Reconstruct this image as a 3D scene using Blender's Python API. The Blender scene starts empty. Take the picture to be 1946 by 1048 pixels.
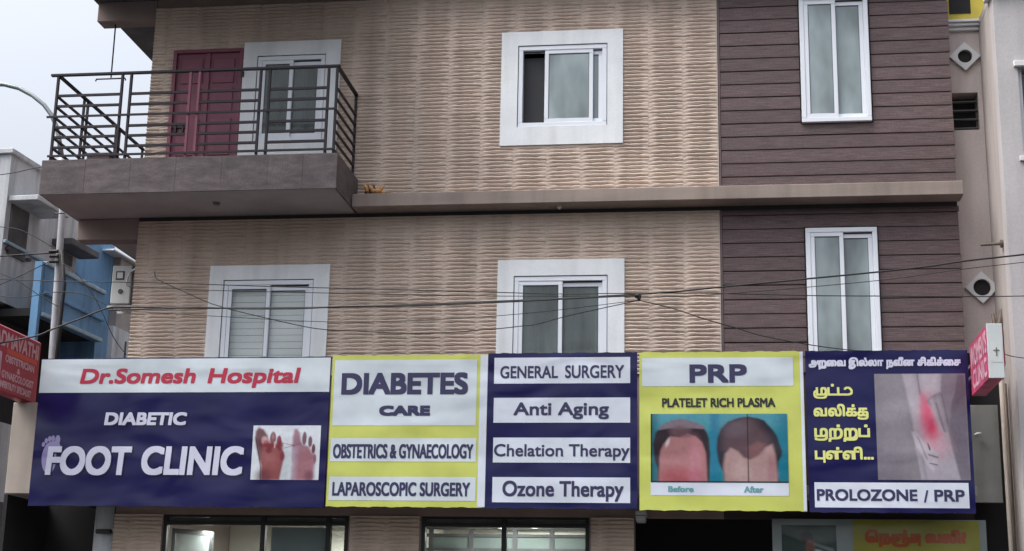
import bpy, math, random
import numpy as np
from mathutils import Vector, Matrix
random.seed(7); rng = np.random.RandomState(5)
sc = bpy.context.scene
COL = sc.collection

# ------------------------------------------------------------------ camera
F_PX, PITCH, YAW, ROLL = 2867.05, 0.246854, -0.139305, 0.0201108
fw = Vector((math.sin(YAW)*math.cos(PITCH), math.cos(YAW)*math.cos(PITCH), math.sin(PITCH)))
r0 = Vector((math.cos(YAW), -math.sin(YAW), 0)); u0 = r0.cross(fw)
rt = r0*math.cos(ROLL)+u0*math.sin(ROLL); up = -r0*math.sin(ROLL)+u0*math.cos(ROLL)
CAM = Vector((0, -18.5, 1.6))
cd = bpy.data.cameras.new('camera'); cam = bpy.data.objects.new('camera', cd); COL.objects.link(cam)
M = Matrix((rt, up, -fw)).transposed().to_4x4(); M.translation = CAM
cam.matrix_world = M
cd.sensor_width = 36; cd.lens = 36*F_PX/1946; cd.clip_start = .1; cd.clip_end = 3000
sc.camera = cam

# ------------------------------------------------------------------ sky, sun, exposure
w = bpy.data.worlds.new('World'); sc.world = w; w.use_nodes = True
nt = w.node_tree; bg = nt.nodes['Background']
sky = nt.nodes.new('ShaderNodeTexSky'); sky.sky_type = 'NISHITA'; sky.sun_disc = False
SEL, SAZ = math.radians(58), math.radians(-112)          # veiled sun to the left, along the street
sky.sun_elevation = SEL; sky.sun_rotation = SAZ
sky.air_density = 1.0; sky.dust_density = 4.0; sky.ozone_density = 1.2
hsv = nt.nodes.new('ShaderNodeHueSaturation'); hsv.inputs['Saturation'].default_value = .34
nt.links.new(sky.outputs[0], hsv.inputs['Color'])
# cloud cover: brightest overhead, a third as bright at the skyline (standard overcast sky)
tc = nt.nodes.new('ShaderNodeTexCoord'); sx = nt.nodes.new('ShaderNodeSeparateXYZ'); nt.links.new(tc.outputs['Generated'], sx.inputs[0])
cf = nt.nodes.new('ShaderNodeMapRange'); cf.inputs['From Min'].default_value = 0; cf.inputs['From Max'].default_value = 1; cf.inputs['To Min'].default_value = .25; cf.inputs['To Max'].default_value = 2.3
nt.links.new(sx.outputs['Z'], cf.inputs['Value'])
cm = nt.nodes.new('ShaderNodeVectorMath'); cm.operation = 'SCALE'; nt.links.new(hsv.outputs[0], cm.inputs[0]); nt.links.new(cf.outputs[0], cm.inputs['Scale']); nt.links.new(cm.outputs[0], bg.inputs['Color'])
bg.inputs['Strength'].default_value = .15
sd = bpy.data.lights.new('sun', 'SUN'); sd.energy = .7; sd.angle = math.radians(40); sd.color = (1, .97, .93)
sun = bpy.data.objects.new('sun', sd); COL.objects.link(sun)
sdir = Vector((math.sin(SAZ)*math.cos(SEL), math.cos(SAZ)*math.cos(SEL), math.sin(SEL)))
sun.rotation_euler = sdir.to_track_quat('Z', 'Y').to_euler()
sc.view_settings.view_transform = 'Standard'; sc.view_settings.look = 'None'
sc.view_settings.exposure = .84; sc.view_settings.gamma = 1; sc.view_settings.use_curve_mapping = False
sc.cycles.use_denoising = True; sc.cycles.max_bounces = 6; sc.cycles.caustics_reflective = False; sc.cycles.caustics_refractive = False

# ------------------------------------------------------------------ helpers
def ray(x, y): return fw + (x-973)/F_PX*rt - (y-524)/F_PX*up
def at(x, y, Y=0.):
    d = ray(x, y); return CAM + d*((Y-CAM.y)/d.y)
def wloc(o):
    v = Vector((0, 0, 0))
    while o is not None: v = v + o.location; o = o.parent
    return v
def tag(o, label=None, cat=None, group=None, kind=None):
    if label: o['label'] = label
    if cat: o['category'] = cat
    if group: o['group'] = group
    if kind: o['kind'] = kind
    return o
def thing(name, label, cat, loc, group=None):
    o = bpy.data.objects.new(name, None); COL.objects.link(o); o.location = loc; o.empty_display_size = .2
    return tag(o, label, cat, group)
def mesh_obj(name, V, Fc, m, parent=None, smooth=False, label=None):
    V = [Vector(v) for v in V]
    lo = Vector([min(v[i] for v in V) for i in range(3)]); hi = Vector([max(v[i] for v in V) for i in range(3)])
    c = (lo+hi)/2; c.z = lo.z
    me = bpy.data.meshes.new(name); me.from_pydata([tuple(v-c) for v in V], [], Fc)
    if m: me.materials.append(m)
    if smooth: me.polygons.foreach_set('use_smooth', [True]*len(me.polygons))
    me.update()
    o = bpy.data.objects.new(name, me); COL.objects.link(o)
    o.parent = parent; o.location = c - (wloc(parent) if parent else Vector((0, 0, 0)))
    if label: o['label'] = label
    return o
class MB:
    def __init__(s): s.v = []; s.f = []
    def box(s, x0, x1, y0, y1, z0, z1, b=0.0):
        n = len(s.v)
        if b <= 0 or min(x1-x0, y1-y0, z1-z0) < 2.2*b:
            s.v += [(x, y, z) for z in (z0, z1) for y in (y0, y1) for x in (x0, x1)]
            s.f += [tuple(n+i for i in q) for q in ((0,2,3,1),(4,5,7,6),(0,1,5,4),(2,6,7,3),(0,4,6,2),(1,3,7,5))]
            return s
        # chamfered box: 24 verts
        idx = {}
        for cx in (0,1):
            for cy in (0,1):
                for cz in (0,1):
                    X = (x0,x1)[cx]; Y = (y0,y1)[cy]; Z = (z0,z1)[cz]
                    dx = b if cx == 0 else -b; dy = b if cy == 0 else -b; dz = b if cz == 0 else -b
                    for a, p in (('x',(X,Y+dy,Z+dz)),('y',(X+dx,Y,Z+dz)),('z',(X+dx,Y+dy,Z))):
                        idx[(cx,cy,cz,a)] = len(s.v); s.v.append(p)
        I = lambda *k: idx[k]
        for c in (0,1):
            q = [I(c,0,0,'x'),I(c,1,0,'x'),I(c,1,1,'x'),I(c,0,1,'x')]; s.f.append(tuple(q if c else q[::-1]))
            q = [I(0,c,0,'y'),I(1,c,0,'y'),I(1,c,1,'y'),I(0,c,1,'y')]; s.f.append(tuple(q[::-1] if c else q))
            q = [I(0,0,c,'z'),I(1,0,c,'z'),I(1,1,c,'z'),I(0,1,c,'z')]; s.f.append(tuple(q if c else q[::-1]))
        for a in (0,1):
            for b_ in (0,1):
                s.f.append((I(0,a,b_,'y'),I(1,a,b_,'y'),I(1,a,b_,'z'),I(0,a,b_,'z')) if (a^b_) else (I(0,a,b_,'z'),I(1,a,b_,'z'),I(1,a,b_,'y'),I(0,a,b_,'y')))
                s.f.append((I(a,0,b_,'z'),I(a,1,b_,'z'),I(a,1,b_,'x'),I(a,0,b_,'x')) if (a^b_) else (I(a,0,b_,'x'),I(a,1,b_,'x'),I(a,1,b_,'z'),I(a,0,b_,'z')))
                s.f.append((I(a,b_,0,'x'),I(a,b_,1,'x'),I(a,b_,1,'y'),I(a,b_,0,'y')) if (a^b_) else (I(a,b_,0,'y'),I(a,b_,1,'y'),I(a,b_,1,'x'),I(a,b_,0,'x')))
        for cx in (0,1):
            for cy in (0,1):
                for cz in (0,1):
                    t = [I(cx,cy,cz,'x'),I(cx,cy,cz,'y'),I(cx,cy,cz,'z')]
                    s.f.append(tuple(t if (cx+cy+cz) % 2 else t[::-1]))
        return s
    def tube(s, pts, r, n=8, cap=True):
        pts = [Vector(p) for p in pts]; rings = []
        prev = None
        for i, p in enumerate(pts):
            t = (pts[min(i+1, len(pts)-1)]-pts[max(i-1, 0)]).normalized()
            ref = prev if prev else (Vector((0,0,1)) if abs(t.z) < .9 else Vector((1,0,0)))
            a = t.cross(ref).normalized(); b = a.cross(t).normalized(); prev = b
            rr = r[i] if isinstance(r, (list, tuple)) else r
            rings.append(len(s.v))
            for k in range(n):
                th = 2*math.pi*k/n; s.v.append(tuple(p+a*(rr*math.cos(th))+b*(rr*math.sin(th))))
        for i in range(len(rings)-1):
            for k in range(n):
                s.f.append((rings[i]+k, rings[i]+(k+1) % n, rings[i+1]+(k+1) % n, rings[i+1]+k))
        if cap: s.f.append(tuple(rings[0]+k for k in range(n))[::-1]); s.f.append(tuple(rings[-1]+k for k in range(n)))
        return s
    def poly(s, pts):
        n = len(s.v); s.v += [tuple(p) for p in pts]; s.f.append(tuple(range(n, n+len(pts)))); return s
    def build(s, name, m, parent=None, smooth=False, label=None): return mesh_obj(name, s.v, s.f, m, parent, smooth, label)
def box(name, m, parent, x0, x1, y0, y1, z0, z1, b=0., label=None):
    return MB().box(min(x0,x1), max(x0,x1), min(y0,y1), max(y0,y1), min(z0,z1), max(z0,z1), b).build(name, m, parent, label=label)

def S(r, g, b):
    f = lambda c: (c/12.92 if c <= .04045 else ((c+.055)/1.055)**2.4)
    return (f(r/255), f(g/255), f(b/255))
def mat(name, col, rough=.7, var=.12, vscale=(3,3,3), fine=.0, fscale=60, bump=0., bscale=(40,40,40), bdist=.003, metal=0., spec=.4, objvar=0., grime=0., emit=None, coat=0.):
    m = bpy.data.materials.new(name); m.use_nodes = True; n = m.node_tree; L = n.links.new
    P = n.nodes['Principled BSDF']; P.inputs['Roughness'].default_value = rough; P.inputs['Metallic'].default_value = metal
    P.inputs['Specular IOR Level'].default_value = spec
    geo = n.nodes.new('ShaderNodeNewGeometry')
    def mapped(s):
        mp = n.nodes.new('ShaderNodeMapping'); mp.inputs['Scale'].default_value = s; L(geo.outputs['Position'], mp.inputs['Vector']); return mp.outputs[0]
    def mulv(csock, lo, hi, fac, flo=.3, fhi=.7):
        mr = n.nodes.new('ShaderNodeMapRange'); mr.inputs['From Min'].default_value = flo; mr.inputs['From Max'].default_value = fhi
        mr.inputs['To Min'].default_value = lo; mr.inputs['To Max'].default_value = hi; L(fac, mr.inputs['Value'])
        vm = n.nodes.new('ShaderNodeVectorMath'); vm.operation = 'SCALE'; L(csock, vm.inputs[0]); L(mr.outputs[0], vm.inputs['Scale']); return vm.outputs[0]
    rgb = n.nodes.new('ShaderNodeRGB'); rgb.outputs[0].default_value = (*col, 1); cs = rgb.outputs[0]
    if var:
        t = n.nodes.new('ShaderNodeTexNoise'); t.inputs['Scale'].default_value = 1; t.inputs['Detail'].default_value = 5; L(mapped(vscale), t.inputs['Vector']); cs = mulv(cs, 1-var, 1+var, t.outputs['Fac'])
    if fine:
        t = n.nodes.new('ShaderNodeTexNoise'); t.inputs['Scale'].default_value = fscale; t.inputs['Detail'].default_value = 3; L(geo.outputs['Position'], t.inputs['Vector']); cs = mulv(cs, 1-fine, 1+fine, t.outputs['Fac'])
    if objvar:
        oi = n.nodes.new('ShaderNodeObjectInfo'); cs = mulv(cs, 1-objvar, 1+objvar, oi.outputs['Random'], 0, 1)
    if grime:
        t = n.nodes.new('ShaderNodeTexNoise'); t.inputs['Scale'].default_value = 1; t.inputs['Detail'].default_value = 6; L(mapped((5, 5, .5)), t.inputs['Vector']); cs = mulv(cs, 1-grime, 1, t.outputs['Fac'], .32, .55)
    L(cs, P.inputs['Base Color'])
    if bump:
        t = n.nodes.new('ShaderNodeTexNoise'); t.inputs['Scale'].default_value = 1; t.inputs['Detail'].default_value = 4; L(mapped(bscale), t.inputs['Vector'])
        b = n.nodes.new('ShaderNodeBump'); b.inputs['Strength'].default_value = bump; b.inputs['Distance'].default_value = bdist; L(t.outputs['Fac'], b.inputs['Height']); L(b.outputs[0], P.inputs['Normal'])
    if emit: P.inputs['Emission Color'].default_value = (*emit[0], 1); P.inputs['Emission Strength'].default_value = emit[1]
    if coat: P.inputs['Coat Weight'].default_value = coat; P.inputs['Coat Roughness'].default_value = .12
    return m
def banner_mat(name, col, vcol=False, spec=.5, rough=.17, crease=.036):
    """printed flex sheet: colour only; the creases are relief shared by all prints of one sheet"""
    m = bpy.data.materials.new(name); m.use_nodes = True; n = m.node_tree; L = n.links.new; P = n.nodes['Principled BSDF']
    P.inputs['Roughness'].default_value = rough; P.inputs['Specular IOR Level'].default_value = spec
    geo = n.nodes.new('ShaderNodeNewGeometry')
    if vcol:
        a = n.nodes.new('ShaderNodeAttribute'); a.attribute_name = 'ink'; L(a.outputs['Color'], P.inputs['Base Color'])
    else:
        t = n.nodes.new('ShaderNodeTexNoise'); t.inputs['Scale'].default_value = 2.2; t.inputs['Detail'].default_value = 5; L(geo.outputs['Position'], t.inputs['Vector'])
        mr = n.nodes.new('ShaderNodeMapRange'); mr.inputs['From Min'].default_value = .3; mr.inputs['From Max'].default_value = .7; mr.inputs['To Min'].default_value = .88; mr.inputs['To Max'].default_value = 1.1
        L(t.outputs['Fac'], mr.inputs['Value']); vm = n.nodes.new('ShaderNodeVectorMath'); vm.operation = 'SCALE'; vm.inputs[0].default_value = col; L(mr.outputs[0], vm.inputs['Scale']); L(vm.outputs[0], P.inputs['Base Color'])
    mp = n.nodes.new('ShaderNodeMapping'); mp.inputs['Scale'].default_value = (1.0, 1, 1.9); L(geo.outputs['Position'], mp.inputs['Vector'])
    t1 = n.nodes.new('ShaderNodeTexNoise'); t1.inputs['Scale'].default_value = 1.0; t1.inputs['Detail'].default_value = 1.4; t1.inputs['Distortion'].default_value = .5; L(mp.outputs[0], t1.inputs['Vector'])
    t2 = n.nodes.new('ShaderNodeTexVoronoi'); t2.feature = 'SMOOTH_F1'; t2.inputs['Scale'].default_value = 1.6; L(mp.outputs[0], t2.inputs['Vector'])
    ad = n.nodes.new('ShaderNodeMath'); ad.operation = 'MULTIPLY_ADD'; ad.inputs[1].default_value = .35; L(t2.outputs['Distance'], ad.inputs[0]); L(t1.outputs['Fac'], ad.inputs[2])
    b = n.nodes.new('ShaderNodeBump'); b.inputs['Strength'].default_value = 1; b.inputs['Distance'].default_value = crease; L(ad.outputs[0], b.inputs['Height']); L(b.outputs[0], P.inputs['Normal'])
    return m
def glass_mat(name, col, mixf=.5, rough=.08, tint=(.8, .84, .84)):
    m = bpy.data.materials.new(name); m.use_nodes = True; n = m.node_tree; L = n.links.new; P = n.nodes['Principled BSDF']
    P.inputs['Base Color'].default_value = (*col, 1); P.inputs['Roughness'].default_value = rough; P.inputs['Specular IOR Level'].default_value = .6
    tr = n.nodes.new('ShaderNodeBsdfTransparent'); tr.inputs[0].default_value = (*tint, 1)
    geo = n.nodes.new('ShaderNodeNewGeometry'); mp = n.nodes.new('ShaderNodeMapping'); mp.inputs['Scale'].default_value = (2.2, 1, .9); L(geo.outputs['Position'], mp.inputs['Vector'])
    t = n.nodes.new('ShaderNodeTexNoise'); t.inputs['Scale'].default_value = 1; t.inputs['Detail'].default_value = 3; L(mp.outputs[0], t.inputs['Vector'])
    mr = n.nodes.new('ShaderNodeMapRange'); mr.inputs['From Min'].default_value = .35; mr.inputs['From Max'].default_value = .65; mr.inputs['To Min'].default_value = .62; mr.inputs['To Max'].default_value = 1.25; L(t.outputs['Fac'], mr.inputs['Value'])
    vm = n.nodes.new('ShaderNodeVectorMath'); vm.operation = 'SCALE'; vm.inputs[0].default_value = col; L(mr.outputs[0], vm.inputs['Scale']); L(vm.outputs[0], P.inputs['Base Color'])
    bp = n.nodes.new('ShaderNodeBump'); bp.inputs['Distance'].default_value = .004; L(t.outputs['Fac'], bp.inputs['Height']); L(bp.outputs[0], P.inputs['Normal'])
    mx = n.nodes.new('ShaderNodeMixShader'); mx.inputs[0].default_value = mixf
    L(tr.outputs[0], mx.inputs[1]); L(P.outputs[0], mx.inputs[2]); L(mx.outputs[0], n.nodes['Material Output'].inputs[0]); return m

MT = dict(
 tile=mat('beige_wave_tile', (.53, .42, .345), .62, .08, (1.2,1.2,1.2), .10, 70, .25, (60,60,160), .003, objvar=.04, grime=.17, spec=.35),
 grout=mat('grout', (.25, .19, .165), .9),
 plank=mat('brown_plank', (.108, .073, .073), .6, .38, (4,4,90), .25, 90, .7, (12,12,220), .003, objvar=.13, spec=.35),
 plankback=mat('plank_backing', (.05, .035, .035), .9),
 trim=mat('trim_brown', (.13, .09, .09), .7),
 edge=mat('tile_edge_strip', (.5, .43, .38), .6),
 ledge=mat('ledge_plaster', (.275, .222, .192), .8, .1, (1,1,6), .06, 50, .3, (50,50,50), grime=.2),
 soffit=mat('soffit_plaster', (.34, .31, .31), .85, .12, (2,2,2), .05, 50, .2),
 beam=mat('beam_plaster', (.24, .19, .175), .85, .12, (2,2,2)),
 fascia=mat('granite_fascia', (.085, .066, .067), .5, .4, (5,5,14), .25, 60, .4, (20,20,60), .003, objvar=.08),
 white=mat('white_marble', (.76, .78, .79), .35, .05, (3,3,3), .03, 40, .15, (20,20,20), spec=.45, grime=.12),
 upvc=mat('white_upvc', (.74, .77, .82), .3, .03, (2,2,2), spec=.5),
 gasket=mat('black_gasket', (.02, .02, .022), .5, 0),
 glass=glass_mat('grey_glass', (.22, .25, .25), .42, .05),
 thin=glass_mat('thin_glass', (.5, .53, .53), .12, .05, (.97, .98, .98)),
 frost=glass_mat('frosted_glass', (.40, .47, .48), .62, .18),
 clear=glass_mat('shop_glass', (.06, .07, .07), .22),
 blind=mat('pale_blind', (.80, .83, .82), .7, .06, (3,3,3)),
 curtain=mat('grey_curtain', (.27, .29, .28), .9, .3, (10,10,1)),
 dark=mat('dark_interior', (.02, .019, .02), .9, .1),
 room=mat('room_paint', (.62, .6, .54), .8, .06),
 door=mat('maroon_paint', (.19, .05, .08), .45, .15, (4,4,2), .08, 60, .2, (30,30,8)),
 rail=mat('black_iron', (.014, .010, .015), .5, .2, (6,6,6), .2, 80, metal=.2),
 alu=mat('black_aluminium', (.012, .012, .013), .4, .1, metal=.3),
 steel=mat('bracket_steel', (.3, .3, .3), .45, .2, metal=.7),
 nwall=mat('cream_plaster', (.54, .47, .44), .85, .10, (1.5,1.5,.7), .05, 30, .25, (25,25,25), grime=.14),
 nside=mat('shaded_plaster', (.40, .355, .335), .85, .12, (1.5,1.5,.6), .05, 30, .25, (25,25,25), grime=.2),  # darker copy of the cream plaster, shade put into the bay side colour
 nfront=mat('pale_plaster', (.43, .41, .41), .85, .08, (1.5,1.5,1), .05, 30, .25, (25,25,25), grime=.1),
 nyel=mat('yellow_paint', (.5, .4, .06), .7, .2, (5,5,5)),
 nwhite=mat('white_paint', (.6, .6, .6), .6, .06),
 gwall=mat('grey_stained_plaster', (.52, .55, .57), .9, .2, (1,1,.6), .05, 20, grime=.35),
 gdark=mat('sunshade_concrete', (.1, .1, .105), .9, .3),
 blue=mat('blue_paint', (.13, .28, .47), .75, .18, (1.5,1.5,1.5), .05, 20, grime=.3),
 bluet=mat('pale_blue_trim', (.3, .42, .5), .75, .15, grime=.2),
 tan=mat('tan_plaster', (.33, .3, .28), .85, .2, grime=.3),
 pole=mat('white_pole_paint', (.36, .36, .38), .5, .3, (10,10,3)),
 cable=mat('black_cable', (.012, .012, .013), .6, 0),
 galv=mat('galvanised_steel', (.22, .25, .26), .45, .15, metal=.4),
 ac=mat('ac_casing', (.52, .54, .52), .5, .08, grime=.15),
 beigeb=mat('beige_paint', (.36, .31, .27), .8, .1, grime=.1),
 rust=mat('brown_pipe', (.12, .09, .07), .6, .3),
 asphalt=mat('asphalt', (.05, .05, .052), .9, .2, (.3,.3,.3)),
 paving=mat('paving', (.1, .095, .09), .9, .2, (2,2,2)),
 navy=banner_mat('navy_print', (.0045, .004, .060)), yellow=banner_mat('yellow_green_print', (.50, .54, .12)),
 bwhite=banner_mat('white_print', (.60, .64, .72)), wstrip=banner_mat('white_strip_print', (.56, .62, .66)),
 ink=banner_mat('navy_ink', (.03, .028, .085), crease=.010, rough=.35), black=banner_mat('black_ink', (.018, .018, .02), crease=.010, rough=.35), red=banner_mat('red_ink', (.42, .02, .055), crease=.010, rough=.35),
 lav=banner_mat('pale_lavender_ink', (.56, .57, .70), crease=.010, rough=.35), icon=banner_mat('violet_ink', (.26, .23, .42)), shade=banner_mat('drop_shadow_ink', (.006, .006, .03)),
 lemon=banner_mat('lemon_ink', (.66, .68, .22), crease=.010, rough=.35), teal=banner_mat('teal_ink', (.12, .3, .33), crease=.010, rough=.35),
 pic=banner_mat('picture_ink', None, True),
 orange=banner_mat('orange_ink', (.34, .07, .015)), pyel=banner_mat('poster_yellow', (.26, .25, .035)), pblue=banner_mat('poster_grey_blue', (.22, .26, .26)),
 redbox=mat('red_lightbox', (.38, .016, .045), .35, .12, (4,4,4)), pinkink=mat('pink_white_ink', (.62, .35, .38), .4, .1), redink=mat('bright_red_ink', (.6, .07, .04), .4, .1),
 pinkbox=mat('pink_print', (.42, .045, .12), .4, .35, (6,6,6)), pinkpale=mat('pale_pink_print', (.60, .34, .42), .4, .25, (9,9,9)),
 whitebox=mat('white_lightbox', (.50, .53, .53), .4, .06),
 tube=mat('lamp_glow', (1, 1, 1), .5, 0, emit=((1, .98, .93), 9)),
 husk=mat('dry_husk', (.5, .27, .12), .9, .35, (30,30,30)), huskd=mat('dark_husk', (.09, .045, .03), .9, .2),
 ac2=mat('grey_panel_paint', (.2, .2, .185), .5, .15, grime=.2),
 skin=mat('fan_white', (.5, .52, .5), .5, .05),
)

# ------------------------------------------------------------------ text (default font outlines, flattened to meshes)
_fc = {}
def glyphs(txt):
    if txt in _fc: return _fc[txt]
    c = bpy.data.curves.new('tmp', 'FONT'); c.body = txt; c.size = 1; c.resolution_u = 6
    o = bpy.data.objects.new('tmp', c); COL.objects.link(o)
    dg = bpy.context.evaluated_depsgraph_get(); me = bpy.data.meshes.new_from_object(o.evaluated_get(dg))
    V = [(v.co.x, v.co.y) for v in me.vertices]; Fc = [tuple(p.vertices) for p in me.polygons]
    bpy.data.objects.remove(o); bpy.data.curves.remove(c); bpy.data.meshes.remove(me)
    _fc[txt] = (V, Fc); return V, Fc
def stroke(pts, wd, sub=6):
    """a rounded ribbon through the points"""
    P = [Vector(p) for p in pts]; Q = []
    for i in range(len(P)-1):
        a = P[max(i-1, 0)]; b = P[i]; c = P[i+1]; d = P[min(i+2, len(P)-1)]
        for k in range(sub):
            t = k/sub; Q.append(.5*((2*b)+(c-a)*t+(2*a-5*b+4*c-d)*t*t+(-a+3*b-3*c+d)*t**3))
    Q.append(P[-1]); V = []; Fc = []
    for i, q in enumerate(Q):
        t = (Q[min(i+1, len(Q)-1)]-Q[max(i-1, 0)]).normalized(); nn = Vector((-t.y, t.x))*wd/2
        V += [tuple(q+nn), tuple(q-nn)]
        if i: Fc.append((2*i-2, 2*i-1, 2*i+1, 2*i))
    return V, Fc
TAIL = {
 'u':  lambda x0, x1, h: [[(x1-.04, .35*h), (x1-.04, -.1*h), (x1-.14, -.36*h), ((x0+x1)/2, -.42*h), (x0+.1, -.36*h), (x0+.04, -.2*h)]],
 'U':  lambda x0, x1, h: [[(x1-.04, .35*h), (x1-.04, -.1*h), (x1-.14, -.34*h), ((x0+x1)/2, -.4*h), (x0+.02, -.34*h), (x0-.12, -.08*h), (x0-.14, .35*h), (x0-.02, .62*h)]],
 'l':  lambda x0, x1, h: [[(x1-.1, .035), (x1+.14, .035), (x1+.34, .22*h), (x1+.38, .6*h), (x1+.24, 1.0*h), (x1+.04, 1.06*h), (x1-.10, .86*h)]],
 'd':  lambda x0, x1, h: [[(x1-.04, .3*h), (x1-.04, -.45*h)]],
}
TAILF = set()
def tamil(segs):
    """segs: strings drawn straight from the font, or (letter, tail) for the joined -u forms"""
    V = []; Fc = []; x = 0; tails = TAILF; tails.clear()
    for s in segs:
        if s == ' ': x += .33; continue
        g, tl = s if isinstance(s, tuple) else (s, None)
        v, f = glyphs(g); a = min(p[0] for p in v); b = max(p[0] for p in v)
        n = len(V); V += [(p[0]-a+x, p[1]) for p in v]; Fc += [tuple(n+i for i in q) for q in f]
        e = x+b-a
        if tl:
            hh = .52
            for ln in TAIL[tl](x, e, hh):
                sv, sf = stroke(ln, .062); n = len(V); V += sv; Fc += [tuple(n+i for i in q) for q in sf]; tails.update(range(n, n+len(sv))); e = max(e, max(p[0] for p in sv))
        x = e+.085
    return V, Fc
def lettering(parent, txt, m, px, Y, bold=.0, slant=0., label=None, name='lettering', n=8, shadow=None):
    """fit the text to the box (left, top, right, bottom) measured on the sign"""
    a = at(px[0], px[1], Y); b = at(px[2], px[3], Y)
    V, Fc = tamil(txt) if isinstance(txt, list) else glyphs(txt)
    V = [(x+slant*z, z) for x, z in V]
    x0 = min(v[0] for v in V); x1 = max(v[0] for v in V); z0 = min(v[1] for v in V); z1 = max(v[1] for v in V)
    kx = (b.x-a.x-2*bold)/(x1-x0); kz = (a.z-b.z-2*bold)/(z1-z0)
    base = [(a.x+bold+(x-x0)*kx, b.z+bold+(z-z0)*kz) for x, z in V]
    sh = [(0, 0)] + ([(bold*i_, bold*j_) for i_ in (-1, 0, 1) for j_ in (-1, 0, 1) if i_ or j_] if bold else [])
    mb = MB()
    for i, (dx, dz) in enumerate(sh):
        k = len(mb.v); mb.v += [(x+dx, Y-.0001*i-(.00005 if isinstance(txt, list) and j_ in TAILF else 0), z+dz) for j_, (x, z) in enumerate(base)]; mb.f += [tuple(k+j for j in q) for q in Fc]
    if shadow:
        s2 = MB()
        for i, (dx, dz) in enumerate(sh):
            k = len(s2.v); s2.v += [(x+dx*1.5+.008, Y+.0022-.0001*i, z+dz*1.5-.009) for x, z in base]; s2.f += [tuple(k+j for j in q) for q in Fc]
        s2.build('letter_shadow', shadow, parent)
    return mb.build(name, m, parent, label=label)
def rect(parent, m, px, Y, name='print_field', label=None):
    a = at(px[0], px[1], Y); b = at(px[2], px[3], Y)
    return MB().poly([(a.x, Y, b.z), (b.x, Y, b.z), (b.x, Y, a.z), (a.x, Y, a.z)]).build(name, m, parent, label=label)

# ------------------------------------------------------------------ printed pictures: coloured grids
def sst(a, b, x): t = np.clip((x-a)/(b-a), 0, 1); return t*t*(3-2*t)
class Pic:
    def __init__(s, w, h, col):
        s.w, s.h = w, h; s.v, s.u = np.meshgrid(np.linspace(0, 1, h), np.linspace(0, 1, w), indexing='ij'); s.asp = 1
        s.c = np.ones((h, w, 3))*np.array(S(*col))
    def put(s, mask, col, a=1.):
        k = (np.clip(mask, 0, 1)*a)[..., None]; s.c = s.c*(1-k)+np.array(S(*col))*k
    def ell(s, cx, cy, rx, ry, col, a=1., soft=.12, ang=0):
        t = math.radians(ang); x = s.u-cx; y = s.v-cy; X = x*math.cos(t)+y*math.sin(t); Y = -x*math.sin(t)+y*math.cos(t)
        d = np.sqrt((X/rx)**2+(Y/ry)**2); s.put(1-sst(1-soft, 1+soft, d), col, a)
    def cap(s, x0, y0, r0, x1, y1, r1, col, a=1., soft=.02):
        dx, dy = x1-x0, y1-y0; t = np.clip(((s.u-x0)*dx+(s.v-y0)*dy)/(dx*dx+dy*dy), 0, 1)
        d = np.hypot(s.u-x0-t*dx, s.v-y0-t*dy)-(r0+(r1-r0)*t); s.put(1-sst(-soft, soft, d), col, a)
    def poly(s, pts, col, a=1., soft=.015, fr=None):
        # fr = (x0, y0, x1, y1): the frame the outline was measured in
        if fr: pts = [((x-fr[0])/(fr[2]-fr[0]), (y-fr[1])/(fr[3]-fr[1])) for x, y in pts]
        dmin = np.full(s.u.shape, 9.); ins = np.zeros(s.u.shape, bool); n = len(pts)
        for i in range(n):
            x0, y0 = pts[i]; x1, y1 = pts[(i+1) % n]; dx, dy = x1-x0, y1-y0
            t = np.clip(((s.u-x0)*dx+(s.v-y0)*dy)/(dx*dx+dy*dy+1e-12), 0, 1); dmin = np.minimum(dmin, np.hypot(s.u-x0-t*dx, s.v-y0-t*dy))
            if y0 != y1: ins ^= ((y0 > s.v) != (y1 > s.v)) & (s.u < (x1-x0)*(s.v-y0)/(y1-y0)+x0)
        d = np.where(ins, -dmin, dmin); s.put(1-sst(-soft, soft, d), col, a)
    def noise(s, amp, sm=3):
        n = rng.rand(s.h, s.w)
        for _ in range(sm): n = (n+np.roll(n, 1, 0)+np.roll(n, 1, 1)+np.roll(n, -1, 0)+np.roll(n, -1, 1))/5
        n = (n-n.mean())/(n.std()+1e-9); s.c *= np.clip(1+amp*n, .3, 1.7)[..., None]
    def build(s, parent, px, Y, name='picture', label=None, skew=0.):
        a = at(px[0], px[1], Y); b = at(px[2], px[3], Y); W, H = s.w, s.h
        V = [(a.x+(b.x-a.x)*i/(W-1)+skew*(.5-j/(H-1)), Y, a.z+(b.z-a.z)*j/(H-1)) for j in range(H) for i in range(W)]
        Fc = [(j*W+i, (j+1)*W+i, (j+1)*W+i+1, j*W+i+1) for j in range(H-1) for i in range(W-1)]
        o = mesh_obj(name, V, Fc, MT['pic'], parent, label=label)
        at_ = o.data.color_attributes.new('ink', 'FLOAT_COLOR', 'POINT')
        at_.data.foreach_set('color', np.concatenate([s.c.reshape(-1, 3), np.ones((W*H, 1))], 1).astype(np.float32).ravel())
        return o

# ------------------------------------------------------------------ ground
def struct(o): o['kind'] = 'structure'; return o
struct(box('ground', MT['asphalt'], None, -1500, 1500, -1500, 1500, -.3, -.01))
struct(box('road', MT['asphalt'], None, -60, 60, -20, -3.2, -.009, .0))
struct(box('pavement', MT['paving'], None, -60, 60, -3.2, .0, -.008, .14))

# ------------------------------------------------------------------ the hospital building
XL, XR, XB = -7.63, 2.975, .042            # left edge, right edge, boundary tiles / planks
Z1, Z2, Z3 = 7.17, 10.32, 13.4
B = thing('hospital_building', 'three storey hospital building faced in beige wavy tiles and dark brown planks', 'building', (0, 0, 0))

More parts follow.
